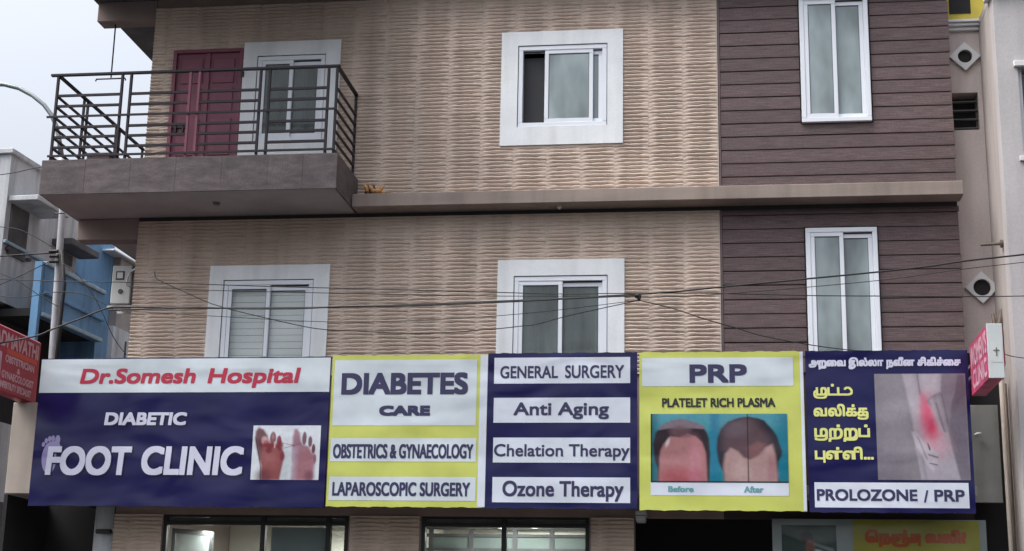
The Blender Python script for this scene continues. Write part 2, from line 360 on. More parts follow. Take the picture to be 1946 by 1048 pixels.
OPEN = [  # openings in the front wall (x0,x1,z0,z1)
 (-2.565, -1.385, 8.295, 9.435), (-2.565, -1.370, 4.95, 6.29), (-6.394, -5.183, 4.95, 6.29), (-6.134, -5.18, 8.20, 9.42),
 (-7.33, -6.335, 7.35, 9.55), (1.10, 1.97, 8.26, 9.98), (1.10, 1.975, 5.0, 6.85),
 (-6.98, -4.58, .9, 3.25), (-3.66, -1.58, .9, 3.25), (-1.03, 2.9, .15, 3.26)]
def rect_sub(rects, holes, eps=1e-4):
    for h in holes:
        out = []
        for (a, b, c, d) in rects:
            if h[0] >= b-eps or h[1] <= a+eps or h[2] >= d-eps or h[3] <= c+eps: out.append((a, b, c, d)); continue
            if h[0] > a: out.append((a, h[0], c, d))
            if h[1] < b: out.append((h[1], b, c, d))
            m0, m1 = max(a, h[0]), min(b, h[1])
            if h[2] > c: out.append((m0, m1, c, h[2]))
            if h[3] < d: out.append((m0, m1, h[3], d))
        rects = out
    return rects
mb = MB()
for r in rect_sub([(XL+.004, XB, .02, Z3)], OPEN): mb.box(r[0], r[1], .0, .2, r[2], r[3])
mb.build('front_wall', MT['grout'], B)
mb = MB()
for r in rect_sub([(XB, XR-.01, .02, Z3)], OPEN): mb.box(r[0], r[1], .0, .2, r[2], r[3])
mb.build('front_wall', MT['plankback'], B)
box('side_wall', MT['beam'], B, XL, XL+.2, .201, 9, .02, Z3); box('side_wall', MT['beam'], B, XR-.2, XR-.005, .201, 9, .02, Z3)
box('rear_wall', MT['beam'], B, XL, XR, 9.001, 9.2, .02, Z3)
for z in (3.62, 7.0, 10.1): box('floor_slab', MT['soffit'], B, XL+.201, XR-.206, .201, 9, z, z+.2)
box('roof', MT['soffit'], B, XL, XR, 0, 9.2, Z3+.001, Z3+.2)
box('partition_wall', MT['room'], B, -4.2, -4.1, .201, 4, .1, 3.6); box('partition_wall', MT['room'], B, -1.3, -1.2, .201, 4, .1, 3.6)
box('partition_wall', MT['room'], B, XL+.21, -1.3, 4.001, 4.1, .1, 3.6)
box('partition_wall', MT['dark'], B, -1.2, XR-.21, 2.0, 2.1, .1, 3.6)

# wavy wall tiles -------------------------------------------------------
TW, TH, TD = .44, .30, .024
def relief(x, z, k):
    u = x/TW; ph = k*1.7; p = .05
    hook = .40*np.exp(-(u/.10)**2)+.12*np.exp(-((1-u)/.06)**2)
    row = np.floor(z/p)
    wv = hook*(1+.35*np.cos(2.4*row+ph)) + .06*np.sin(2*np.pi*u+1.3*row+ph) + .05*np.sin(6*np.pi*u+2.1*row+ph)
    c = z/p+wv; q = np.floor(c); hsh = np.mod(np.sin(q*12.9898+k*78.233)*43758.5453, 1.0)
    ln = .34+.12*hsh; cc = .54+.10*np.sin(q*2.7+ph)
    body = np.clip((ln-np.abs(u-cc))/.10, 0, 1)
    amp = (.28+.72*body)*(.70+.45*hsh)
    fr = c-q; g = np.exp(-((fr-.5)/.15)**2); r2 = np.exp(-((fr-.12)/.2)**2)*body   # groove, with a raised lip below it
    return .004+TD*(.8+.2*r2-.8*g*np.minimum(amp, 1))

def tile_mesh(rects, k, ox, oz):
    """rects in tile-local coordinates; the relief faces -y"""
    V = []; Fc = []
    for (a, b, c, d) in rects:
        nx = max(2, int(round((b-a)/TW*16))+1); nz = max(3, int(round((d-c)/TH*48))+1)
        xs = np.linspace(a, b, nx); zs = np.linspace(c, d, nz); X, Z = np.meshgrid(xs, zs); H = relief(X, Z, k)
        n = len(V); V += [(X[j, i]-ox, -H[j, i], Z[j, i]-oz) for j in range(nz) for i in range(nx)]
        Fc += [(n+j*nx+i, n+j*nx+i+1, n+(j+1)*nx+i+1, n+(j+1)*nx+i) for j in range(nz-1) for i in range(nx-1)]
        # skirt back to the wall
        ring = [(i, 0) for i in range(nx)]+[(nx-1, j) for j in range(1, nz)]+[(i, nz-1) for i in range(nx-2, -1, -1)]+[(0, j) for j in range(nz-2, 0, -1)]
        m0 = len(V); K = len(ring); V += [(X[j, i]-ox, -H[j, i], Z[j, i]-oz) for i, j in ring]; V += [(X[j, i]-ox, .0, Z[j, i]-oz) for i, j in ring]
        for q in range(K): q2 = (q+1) % K; Fc.append((m0+q2, m0+q, m0+K+q, m0+K+q2))
    me = bpy.data.meshes.new('wall_tile'); me.from_pydata(V, [], Fc); me.materials.append(MT['tile'])
    me.polygons.foreach_set('use_smooth', [True]*len(me.polygons)); me.update(); return me
J = .0005
full = [tile_mesh([(J, TW-J, J, TH-J)], k, 0, 0) for k in range(4)]
HID = [(-6.586+.03, -4.975-.03, 4.9, 6.48-.03), (-2.775+.03, -1.157-.03, 4.9, 6.50-.03), (-2.787+.03, -1.18-.03, 8.05+.03, 9.63-.03), (-6.318+.03, -4.978-.03, 8.0, 9.62-.03)] + OPEN
NT = 0
def lay_tiles(x0, x1, z0, z1, ztop=True):
    global NT
    ncol = int(math.ceil((x1-x0)/TW)); nrow = int(math.ceil((z1-z0)/TH))
    for c in range(ncol):
        cx = x1-(c+1)*TW
        for r_ in range(nrow):
            cz = z0+r_*TH
            R0 = (max(cx, x0)+J, cx+TW-J, cz+J, min(cz+TH, z1)-J)
            if R0[3]-R0[2] < .02 or R0[1]-R0[0] < .02: continue
            rs = [q for q in rect_sub([R0], HID) if q[1]-q[0] > .006 and q[3]-q[2] > .006]
            if not rs: continue
            k = (c*7+r_*3+random.randint(0, 1)) % 4
            if len(rs) == 1 and abs(rs[0][1]-rs[0][0]-(TW-2*J)) < 1e-4 and abs(rs[0][3]-rs[0][2]-(TH-2*J)) < 1e-4: me = full[k]
            else: me = tile_mesh([(a-cx, b-cx, e-cz, f-cz) for a, b, e, f in rs], k, 0, 0)
            o = bpy.data.objects.new('wall_tile', me); COL.objects.link(o); o.parent = B; o.location = (cx, -.0005, cz); NT += 1
lay_tiles(XL, XB-.012, 5.02, Z1-.055)
box('black_strip', MT['gasket'], B, XL, XR-.02, -.006, -.0005, Z1-.053, Z1-.001)  # plain black strip added below the ledge where the tiles stop
lay_tiles(XL, XB-.012, 7.32, 9.98+.2)
lay_tiles(XL, -6.99, 2.65, 3.25); lay_tiles(-4.56, -3.68, 2.65, 3.25); lay_tiles(-1.56, -1.04, 2.65, 3.25)
box('edge_strip', MT['edge'], B, XB-.011, XB, -.03, -.001, 5.0, Z1-.055); box('edge_strip', MT['edge'], B, XB-.011, XB, -.03, -.001, 7.345, 10.4)
box('corner_trim', MT['trim'], B, XB+.001, XB+.03, -.022, -.001, 5.0, Z1-.055); box('corner_trim', MT['trim'], B, XB+.001, XB+.03, -.022, -.001, 7.345, 10.4)

# planks -----------------------------------------------------------------
def plank_mesh(rs):
    mbp = MB()
    for (a, b, c, d) in rs:
        # a lapped board: leans out towards its lower edge, with a rounded nose
        prof = [(-.001, c), (-.016, c), (-.020, c+.004), (-.020, c+.03), (-.013, d-.012), (-.009, d), (-.001, d)]
        n = len(mbp.v); K = len(prof)
        for x in (a, b): mbp.v += [(x, y, z) for y, z in prof]
        for i in range(K-1): mbp.f.append((n+i, n+K+i, n+K+i+1, n+i+1))
        mbp.f.append(tuple(n+i for i in range(K))); mbp.f.append(tuple(n+K+i for i in range(K))[::-1])
    return mbp
PH = [(1.085, 1.99, 8.24, 11), (1.085, 1.99, 4.9, 6.87)]
def lay_planks(zs):
    for i in range(len(zs)-1):
        c, d = zs[i]+.007, zs[i+1]
        if d-c < .01: continue
        e = XR+random.uniform(-.012, .006)
        for (a, b, c2, d2) in rect_sub([(XB+.036, e, c, d)], PH):
            if b-a < .05 or d2-c2 < .012: continue
            dz = random.uniform(-.002, .002)
            plank_mesh([(a, b, c2+dz, d2+dz)]).build('plank', MT['plank'], B)
lay_planks([5.02, 5.219] + [5.402+.1818*i for i in range(9)] + [7.038, Z1-.056])
lay_planks([7.36, 7.551] + [7.551+.1783*i for i in range(1, 15)])

# ledge ------------------------------------------------------------------
lx0, lx1 = -4.655, 3.0
box('ledge', MT['ledge'], B, lx0, lx1, -.32, -.0005, 7.172, 7.345, .006)
o = MB(); c = at(1063, 395, -.16)
for s in range(8): pass
o.tube([(c.x, -.16, 7.171), (c.x, -.16, 7.15), (c.x, -.16, 7.13)], [.03, .03, .012], 12).build('soffit_lamp', MT['whitebox'], B)

# corner beams and balconies ----------------------------------------------
for dz in (0, 3.15):
    box('corner_beam', MT['beam'], B, -8.49, XL-.002, .0, .25, 6.88+dz, 7.168+dz, .008)
def balcony(dz, bars):
    bal = thing('balcony', None, None, (-6.6, -.5, 7.17+dz)) ; bal.parent = B; del_keys = None
    x0, x1 = -8.54, -4.66
    mbs = MB(); mbs.box(x0+.02, x1-.02, -1.10, -.0005-.02, 7.172+dz, 7.33+dz); mbs.box(x0+.02, XL-.004, -.0195, 3.0, 7.172+dz, 7.33+dz)
    mbs.build('floor_slab', MT['soffit'], bal)
    # kerb wall faced with granite tiles
    mbk = MB(); mbk.box(x0+.014, x1-.014, -1.106, -1.02, 7.331+dz, 7.625+dz); mbk.box(x1-.10, x1-.014, -1.0195, -.03, 7.331+dz, 7.625+dz); mbk.box(x0+.014, x0+.10, -1.0195, 3.0, 7.331+dz, 7.625+dz)
    mbk.build('kerb_wall', MT['fascia'], bal)
    xs = [x0, -7.95, -7.35, -6.75, -6.15, -5.55, -5.1, x1]
    for a, b in zip(xs[:-1], xs[1:]): box('granite_tile', MT['fascia'], bal, a+.0004, b-.0004, -1.120+random.uniform(0, .0012), -1.1065, 7.172+dz, 7.632+dz, .002)
    for a, b in ((-1.105, -.56), (-.558, -.02)):
        box('granite_tile', MT['fascia'], bal, x1-.0135, x1, a, b, 7.172+dz, 7.632+dz, .002)
    for a, b in ((-1.105, -.1), (-.098, 1.0), (1.002, 2.0), (2.002, 3.0)):
        box('granite_tile', MT['fascia'], bal, x0, x0+.0135, a, b, 7.172+dz, 7.632+dz, .002)
    MB().tube([(-6.36, -.62, 7.171+dz), (-6.36, -.62, 7.145+dz)], [.05, .04], 12).build('soffit_lamp', MT['gdark'], bal)
    return bal
bal = balcony(0, True)
box('shade_slab', MT['gdark'], B, -8.54, -4.4, -2.0, 3.0, 10.322, 10.5, .01); box('upper_ledge', MT['ledge'], B, -4.39, 3.0, -.36, -.0005, 10.322, 10.5, .006)  # slab over the balcony is out of view, deepened to shade the wall
rl = bpy.data.objects.new('railing', None); COL.objects.link(rl); rl.parent = B; rl.location = (-6.6, -1.05, 7.63)
ry, zb_, zt = -1.05, 7.633, 8.80
XP = [-8.46, -7.585, -7.465, -6.665, -6.545, -5.735, -5.615, -4.845, -4.735]
for x in XP: box('post', MT['door' if -6.7 < x < -6.5 else 'rail'], rl, x-.016, x+.016, ry-.018, ry+.018, zb_, zt, .003)
for y in (-.22, -.10, .9, 1.02, 1.9): box('post', MT['rail'], rl, -8.476, -8.444, y-.016, y+.016, zb_, zt, .003)
box('post', MT['rail'], rl, -4.751, -4.719, -.05, -.02, zb_, zt, .003)
ZR = [8.53, 8.385, 8.235, 8.095, 7.96, 7.82, 7.70]
def hbar(x0, x1, z, t=.017): box('rail', MT['rail'], rl, x0, x1, ry-.012, ry+.012, z-t, z+t, .002)
box('top_rail', MT['rail'], rl, -8.56, -4.70, ry-.025, ry+.025, zt+.001, zt+.032, .003)
box('top_rail', MT['rail'], rl, -8.485, -8.435, ry+.026, 1.95, zt+.001, zt+.030, .003)
box('top_rail', MT['rail'], rl, -4.76, -4.71, ry+.026, -.02, zt+.001, zt+.030, .003)
for k, z in enumerate(ZR):
    if k in (2, 6): box('rail', MT['rail'], rl, -8.56 if k == 2 else -8.5, -4.72, ry-.032, ry-.0185, z-.015, z+.015, .002)
    else:
        for a, b in ((0, 1), (2, 3), (4, 5), (6, 7)): hbar(XP[a]+.017, XP[b]-.017, z)
    box('rail', MT['rail'], rl, -8.472, -8.448, ry+.019, 1.9, z-.016, z+.016, .002)
    box('rail', MT['rail'], rl, -4.747, -4.723, ry+.019, -.03, z-.016, z+.016, .002)

# windows -----------------------------------------------------------------
def window(surr, op, split=None, mode='grey', open_left=False, label=None, fproud=.0):
    """surr: outer edge of the white surround; op: opening; uPVC frame with two sliding sashes"""
    w_ = bpy.data.objects.new('window', None); COL.objects.link(w_); w_.parent = B
    x0, x1, z0, z1 = op; w_.location = ((x0+x1)/2, 0, z0)
    if label: w_['label'] = label
    if surr:
        a, b, c, d = surr; mbx = MB(); y0, y1 = -.042, -.0005
        O_ = [(a, c), (b, c), (b, d), (a, d)]; I_ = [(x0-.001, z0-.001), (x1+.001, z0-.001), (x1+.001, z1+.001), (x0-.001, z1+.001)]
        mbx.v = [(x, y, z) for y in (y0, y1) for ring in (O_, I_) for x, z in ring]
        for i in range(4):
            j = (i+1) % 4; mbx.f += [(i, j, 4+j, 4+i), (8+i, 12+i, 12+j, 8+j), (i, 8+i, 8+j, j), (4+i, 4+j, 12+j, 12+i)]
        mbx.build('surround', MT['white'], w_)
    fy = -.03-fproud; fwid = .058
    g = MB(); g.box(x0+.001, x1-.001, fy+.012, .1, z1-.008, z1-.001); g.box(x0+.001, x0+.007, fy+.012, .1, z0, z1-.009); g.box(x1-.007, x1-.001, fy+.012, .1, z0, z1-.009)
    g.build('gasket', MT['gasket'], w_)
    x0 += .008; x1 -= .008; z1 -= .009; z0 += .002
    f_ = MB(); f_.box(x0, x1, fy, .09, z1-fwid, z1, .004); f_.box(x0, x1, fy, .09, z0, z0+fwid, .004)
    f_.box(x0, x0+fwid, fy, .09, z0+fwid+.0005, z1-fwid-.0005, .004); f_.box(x1-fwid, x1, fy, .09, z0+fwid+.0005, z1-fwid-.0005, .004)
    f_.build('frame', MT['upvc'], w_)
    ix0, ix1, iz0, iz1 = x0+fwid+.001, x1-fwid-.001, z0+fwid+.001, z1-fwid-.001
    mid = split if split else (ix0+ix1)/2; bw = .052
    def sash(a, b, y, dz):
        q = MB(); q.box(a, b, y, y+.028, iz1-dz-bw, iz1-dz, .003); q.box(a, b, y, y+.028, iz0, iz0+bw, .003)
        q.box(a, a+bw, y, y+.028, iz0+bw+.0005, iz1-dz-bw-.0005, .003); q.box(b-bw, b, y, y+.028, iz0+bw+.0005, iz1-dz-bw-.0005, .003)
        q.build('sash', MT['upvc'], w_)
        q = MB(); q.box(a+bw, b-bw, y+.0045, y+.0075, iz1-dz-bw-.008, iz1-dz-bw); q.box(a+bw, a+bw+.005, y+.0045, y+.0075, iz0+bw, iz1-dz-bw-.009); q.box(b-bw-.005, b-bw, y+.0045, y+.0075, iz0+bw, iz1-dz-bw-.009)
        q.build('gasket', MT['gasket'], w_)
        box('pane', MT['frost' if mode == 'frost' else 'thin' if mode == 'slats' else 'glass'], w_, a+bw, b-bw, y+.010, y+.016, iz0+bw, iz1-dz-bw)
    if open_left:
        sash(split, ix1-.12, fy+.008, 0.); sash(-2.03, ix1, fy+.042, .018)
        box('track', MT['gasket'], w_, ix0, split-.001, fy+.05, fy+.054, iz1-.012, iz1)
    else:
        sash(ix0, mid+.026, fy+.008, 0.); sash(mid-.026, ix1, fy+.042, .018)
        box('track', MT['gasket'], w_, mid+.03, ix1, fy+.035, fy+.04, iz1-.017, iz1-.001)
    if mode == 'slats':
        z = iz0+.03; 
        while z < iz1-.02:
            box('blind_slat', MT['blind'], w_, ix0, ix1, .048, .052, z, z+.083, .002); z += .088
    elif mode in ('grey', 'frost'):
        V = []; Fc = []; n = 60
        for i in range(n+1):
            x = ix0+(ix1-ix0)*i/n
            if open_left and x < split: x = split+(x-ix0)*.02
            y = .15+.035*math.sin(i*.85)+.012*math.sin(i*2.1+1)
            V += [(x, y, iz0-.02), (x, y, iz1+.02)]
            if i: Fc.append((2*i-2, 2*i, 2*i+1, 2*i-1))
        mesh_obj('curtain', V, Fc, MT['curtain' if mode == 'grey' else 'blind'], w_, True)
    if open_left:
        box('mosquito_net', MT['gasket'], w_, ix0-.01, split, .095, .1, iz0, iz1-.06)
    return w_
window((-2.787, -1.18, 8.045, 9.63), OPEN[0], -2.21, 'frost', True)
window((-2.775, -1.157, 4.9, 6.50), OPEN[1], None, 'grey')
window((-6.586, -4.975, 4.9, 6.485), OPEN[2], None, 'slats')
window((-6.325, -4.978, 7.95, 9.62), OPEN[3], None, 'grey')
window(None, (1.092, 1.978, 8.25, 9.985), None, 'frost', fproud=.03)
window(None, (1.092, 1.982, 5.0, 6.86), None, 'frost', fproud=.03)

# maroon balcony door
dr = bpy.data.objects.new('door', None); COL.objects.link(dr); dr.parent = B; dr.location = (-6.83, 0, 7.35)
X0, X1, dz1 = -7.325, -6.335, 9.55
q = MB(); q.box(X0, X0+.05, -.035, .12, 7.35, dz1, .004); q.box(X1-.05, X1, -.035, .12, 7.35, dz1, .004); q.box(X0+.0505, X1-.0505, -.035, .12, dz1-.05, dz1, .004); q.build('door_frame', MT['door'], dr)
for s, (a, b) in enumerate(((X0+.052, -6.832), (-6.828, X1-.052))):
    box('door_leaf', MT['door'], dr, a, b, .0, .04, 7.36, dz1-.052)
    q = MB()
    for (c, d) in ((7.45, 7.95), (8.03, 8.55), (8.63, 9.0), (9.06, 9.42)): q.box(a+.07, b-.07, -.014, -.0005, c, d, .006)
    q.build('raised_panel', MT['door'], dr)
box('cover_strip', MT['door'], dr, -6.86, -6.80, -.022, -.0006, 7.36, dz1-.055, .005)
q = MB(); q.box(X0+.07, X0+.26, -.035, -.015, 8.42, 8.45); q.box(X0+.1, X0+.12, -.045, -.015, 8.36, 8.47); q.box(X0+.2, X0+.22, -.045, -.015, 8.36, 8.47); q.build('door_bolt', MT['gasket'], dr)
box('hinge', MT['gasket'], dr, X1-.01, X1+.03, -.06, -.043, 9.12, 9.2, .003)

box('light_block_slab', MT['soffit'], B, -8.25, 2.9, -.69, -.03, 3.47, 3.58)  # unseen slab added behind the signs to block skylight from above
# ground floor glazing -----------------------------------------------------
def shop(x0, x1, bars):
    w_ = bpy.data.objects.new('shop_window', None); COL.objects.link(w_); w_.parent = B; w_.location = ((x0+x1)/2, 0, .9)
    z0, z1, mz = .9, 3.25, 3.125
    q = MB(); q.box(x0, x1, .0, .1, z1-.03, z1); q.box(x0, x1, .0, .1, mz, mz+.04, .003); q.box(x0, x1, .0, .1, z0, z0+.05)
    q.box(x0, x0+.05, .001, .099, z0+.051, z1-.031); q.box(x1-.05, x1, .001, .099, z0+.051, z1-.031)
    for b in bars: q.box(b-.03, b+.03, .002, .098, z0+.051, z1-.031, .003)
    q.build('frame', MT['alu'], w_)
    xs = [x0+.05]+bars+[x1-.05]
    for a, b in zip(xs[:-1], xs[1:]):
        box('pane', MT['clear'], w_, a, b, .05, .056, z0+.05, mz); box('transom_panel', MT['gdark'], w_, a, b, .03, .045, mz+.04, z1-.031)
    return w_
s1 = shop(-6.98, -4.58, [-5.68, -4.84]); s2 = shop(-3.66, -1.58, [-2.63])
# open casement sash, swung inwards
q = MB(); th = math.radians(52)
def rot(x, y): return (-6.91+x*math.cos(th), .14+x*math.sin(th)+y)
for (a, b, c, d) in ((0, .62, 1.0, 1.05), (0, .62, 3.03, 3.09), (0, .05, 1.05, 3.03), (.57, .62, 1.05, 3.03)):
    n = len(q.v)
    for z in (c, d):
        for y in (0, .03):
            for x in (a, b): p = rot(x, y); q.v.append((p[0], p[1], z))
    q.f += [tuple(n+i for i in t) for t in ((0,2,3,1),(4,5,7,6),(0,1,5,4),(2,6,7,3),(0,4,6,2),(1,3,7,5))]
q.build('open_sash', MT['alu'], s1)
p0, p1 = rot(.05, .01), rot(.57, .01)
MB().poly([(p0[0], p0[1], 1.05), (p1[0], p1[1], 1.05), (p1[0], p1[1], 3.03), (p0[0], p0[1], 3.03)]).build('pane', MT['glass'], s1)
box('frosted_panel', MT['blind'], s1, -5.6, -4.88, .12, .13, .95, 3.11)
# rooms: lamps, shelving
lampA = thing('tube_light', 'glowing white tube light seen through the open casement under the foot clinic sign', 'lamp', (-6.5, .5, 3.2), 'tube lights in the ground floor rooms')
a, b = at(343, 992, .6), at(388, 999, .6)
box('lamp_housing', MT['whitebox'], lampA, a.x-.03, b.x+.03, .57, .66, 3.26, 3.30); MB().tube([(a.x-.1, .6, 3.22), (b.x+.05, .6, 3.215)], .03, 10).build('lamp_tube', MT['tube'], lampA)
box('hanger_rod', MT['steel'], lampA, (a.x+b.x)/2-.01, (a.x+b.x)/2+.01, .6, .62, 3.301, 3.619)
for (x, y, z, e_) in ((-6.2, .55, 3.1, 60), (-5.4, 3.0, 3.3, 90), (-2.6, 1.2, 3.4, 60), (-2.6, 3.5, 3.4, 60)):  # extra area lights added to brighten the two rooms
    ld = bpy.data.lights.new('room_fill', 'AREA'); ld.energy = e_; ld.shape = 'RECTANGLE'; ld.size = .9; ld.size_y = .1; ld.color = (1, .97, .9)
    lo_ = bpy.data.objects.new('room_fill', ld); COL.objects.link(lo_); lo_.location = (x, y, z)
for (x, y, lab, ext) in ((-5.6, 3.9, 'unseen added tube light high on the rear wall of the left ground floor room', 0), (-2.6, 3.9, 'unseen added tube light on the rear wall of the right ground floor room', 0)):
    lt = thing('tube_light', lab, 'lamp', (x, y, 3.45), 'tube lights in the ground floor rooms')  # rear tubes are out of view, added to go with the area lights
    box('lamp_housing', MT['whitebox'], lt, x-.6, x+.6, y+.03, y+.1, 3.44, 3.52); MB().tube([(x-.6, y, 3.48), (x+.6, y, 3.48)], .018, 8).build('lamp_tube', MT['tube'], lt)
sh = thing('glazed_partition', 'green grey glazed office partition with black rails behind the right ground floor window', 'partition', (-2.6, 1.9, .1))
q = MB()
for x in (-3.9, -3.35, -2.75, -2.25, -1.75): q.box(x-.03, x+.03, 1.9, 1.96, .1, 3.6)
for z in (3.17, 3.27, 2.98): q.box(-4.09, -1.31, 1.899, 1.961, z-.02, z+.02)
q.build('rail_frame', MT['gdark'], sh)
mg = mat('grey_green_panel', (.16, .2, .19), .6)
for (a, b) in zip((-3.87, -3.32, -2.72, -2.22), (-3.38, -2.78, -2.28, -1.78)):
    box('glazing_panel', mg, sh, a, b, 1.92, 1.935, 3.0, 3.15); box('glazing_panel', MT['room'], sh, a, b, 1.92, 1.935, 3.29, 3.58)
    q = MB()
    for k in range(9): q.box(a+.02+k*.055, a+.05+k*.055, 1.90, 1.92, 1.0, 2.95)
    q.build('curtain_fold', MT['curtain'], sh)
fan = thing('ceiling_fan', 'white ceiling fan inside the right ground floor room', 'fan', (-2.9, 1.2, 3.2))
MB().tube([(-2.9, 1.2, 3.6), (-2.9, 1.2, 3.3)], .012, 6).build('rod', MT['skin'], fan); MB().tube([(-2.9, 1.2, 3.3), (-2.9, 1.2, 3.26), (-2.9, 1.2, 3.2)], [.05, .09, .06], 12).build('motor', MT['skin'], fan)
for k in range(3):
    t = k*2.094+.4; q = MB(); dx, dy = math.cos(t), math.sin(t)
    q.poly([(-2.9+dx*.1-dy*.04, 1.2+dy*.1+dx*.04, 3.24), (-2.9+dx*.55-dy*.06, 1.2+dy*.55+dx*.06, 3.24), (-2.9+dx*.55+dy*.06, 1.2+dy*.55-dx*.06, 3.225), (-2.9+dx*.1+dy*.04, 1.2+dy*.1-dx*.04, 3.225)])
    q.build('blade', MT['skin'], fan)
# conduit boxes below the sign joint
cb = thing('junction_box', 'small white ribbed junction box just below the joint of the PRP sign', 'junction box', (-1.0, -.3, 3.25))
for (a, b) in (((1208, 971), (1228, 979)), ((1208, 980), (1226, 988))):
    p, q_ = at(*a, -.3), at(*b, -.3); box('cover', MT['whitebox'], cb, p.x, q_.x, -.3, -.02, q_.z, p.z, .004)
p, q_ = at(1209, 988, -.3), at(1225, 991, -.3); box('cover', MT['whitebox'], cb, p.x, q_.x, -.29, -.02, q_.z, p.z)

# ------------------------------------------------------------------ sign boards
SY = -.75; DY = .0025
def board(name, label, px, m):
    """px = left x, right x at mid height in world metres is taken from two corners"""
    a = at(px[0], px[1], SY); b = at(px[2], px[3], SY); x0, x1, z0, z1 = a.x, b.x, b.z, a.z
    t = thing(name, label, 'sign', ((x0+x1)/2, SY, z0), 'banner signs in a row above the ground floor')
    q = MB(); g = .03
    for (c, d, e, f) in ((x0, x1, z1-g, z1), (x0, x1, z0, z0+g), (x0, x0+g, z0+g, z1-g), (x1-g, x1, z0+g, z1-g), ((x0+x1)/2-g/2, (x0+x1)/2+g/2, z0+g, z1-g)): q.box(c, d, SY+.008, SY+.045, e, f)
    q.build('frame', MT['alu'], t)
    # stretched sheet, faintly wavy at its edges
    nx, nz = 40, 24; V = []; Fc = []
    for j in range(nz+1):
        for i in range(nx+1):
            u, v = i/nx, j/nz; e1 = .004*math.sin(u*37+x0)+.003*math.sin(u*91+x0*3)
            zz = z0+(z1-z0)*v + (e1 if j in (0, nz) else 0); xx = x0+(x1-x0)*u
            V.append((xx, SY, zz))
            if i < nx and j < nz: n = j*(nx+1)+i; Fc.append((n, n+1, n+nx+2, n+nx+1))
    mesh_obj('banner_sheet', V, Fc, m, t)
    q = MB(); q.box(x0+.003, x1-.003, SY+.002, SY+.0075, z0+.004, z1-.004); q.build('backing_sheet', MT['steel'], t)
    for x in (x0+.3, x1-.3):
        q = MB()
        for z in (z0+.3, z1-.3): q.box(x-.02, x+.02, SY+.046, -.03, z-.02, z+.02)
        q.build('bracket', MT['steel'], t)
    return t, (x0, x1, z0, z1)
L1, L2, L3 = SY-DY, SY-2*DY, SY-3*DY

sA, rA = board('sign_board', 'wide navy diabetic foot clinic sign with white hospital name strip, leftmost board', (80, 682, 615, 965), MT['navy'])
a = at(80, 747, SY)
MB().poly([(rA[0]+.002, L1, a.z), (rA[1]-.002, L1, a.z), (rA[1]-.002, L1, rA[3]-.012), (rA[0]+.002, L1, rA[3]-.012)]).build('print_field', MT['wstrip'], sA, label='white strip across the top')
lettering(sA, 'Dr.Somesh', MT['red'], (154, 701, 371, 729), L2, .009, .13, 'red italic words Dr.Somesh')
lettering(sA, 'Hospital', MT['red'], (396, 700, 570, 737), L2, .009, .13, 'red italic word Hospital')
lettering(sA, 'DIABETIC', MT['lav'], (199.7, 784, 354, 808.5), L3, .009, .08, 'pale italic word DIABETIC', shadow=MT['shade'])
lettering(sA, 'FOOT', MT['lav'], (90, 848, 247, 904), L3, .0155, .06, 'large pale word FOOT', shadow=MT['shade'])
lettering(sA, 'CLINIC', MT['lav'], (271, 848, 460.5, 904), L3, .0155, .06, 'large pale word CLINIC', shadow=MT['shade'])
q = MB()
def disc(q, cx, cy, rx, ry, ang=0, Y=L1, n=20):
    t0 = math.radians(ang); P = []
    for k in range(n):
        t = 2*math.pi*k/n; x = rx*math.cos(t); y = ry*math.sin(t); p = at(cx+x*math.cos(t0)-y*math.sin(t0), cy+x*math.sin(t0)+y*math.cos(t0), Y); P.append((p.x, Y, p.z))
    q.poly(P)
Y0 = L1
for i, e in enumerate(((93, 872, 14, 29, 4), (100, 850, 15, 11, -15), (82.5, 845, 3, 4.5, 10), (88, 838, 3.2, 5, 10), (94.5, 834.5, 3.4, 5.5, 8), (101, 834, 3.4, 6, 5), (109.5, 836.5, 5, 9, 8))): disc(q, *e, Y=L1-.0002*i)
q.build('footprint_mark', MT['icon'], sA)
P = Pic(96, 80, (200, 205, 212)); P.ell(.5, .75, .12, .5, (176, 184, 188), .7, .8)
FR = (70, 145, 1035, 915)
P.poly([(112,230),(150,178),(215,205),(275,290),(320,400),(440,440),(505,480),(538,580),(512,720),(480,915),(225,915),(212,700),(165,560),(125,400),(108,310)], (128, 70, 72), 1, .02, FR)
P.poly([(112,230),(150,178),(215,205),(275,290),(250,380),(210,450),(190,620),(160,560),(125,400),(108,310)], (92, 62, 68), .9, .04, FR)
P.ell(.28, .68, .12, .3, (146, 84, 84), .8, .6); P.ell(.2, .93, .12, .12, (104, 54, 66), .7, .6)
P.ell(.19, .30, .055, .10, (186, 146, 146), .9, .3, -12); P.ell(.205, .36, .05, .09, (150, 84, 88), .9, .3)
P.ell(.30, .24, .046, .125, (122, 76, 82), 1, .18); P.ell(.30, .20, .02, .05, (158, 122, 124), .6, .6); P.ell(.392, .30, .036, .115, (124, 54, 64), 1, .18)
P.ell(.27, .37, .15, .045, (110, 16, 36), .8, .5); P.ell(.41, .37, .045, .09, (112, 14, 36), .9, .4); P.ell(.25, .46, .05, .06, (100, 12, 30), .7, .5); P.ell(.45, .57, .035, .09, (118, 44, 56), .8, .4)
P.poly([(380,380),(398,380),(396,460),(382,465)], (215, 190, 190), .8, .01, FR)
P.poly([(105,310),(118,320),(150,470),(195,640),(212,760),(218,915),(206,915),(196,720),(160,560),(130,440)], (36, 24, 30), 1, .008, FR)
P.poly([(640,300),(660,200),(700,195),(740,250),(762,370),(800,420),(870,440),(915,540),(970,560),(965,700),(945,915),(650,915),(655,700),(640,500)], (142, 104, 118), 1, .03, FR)
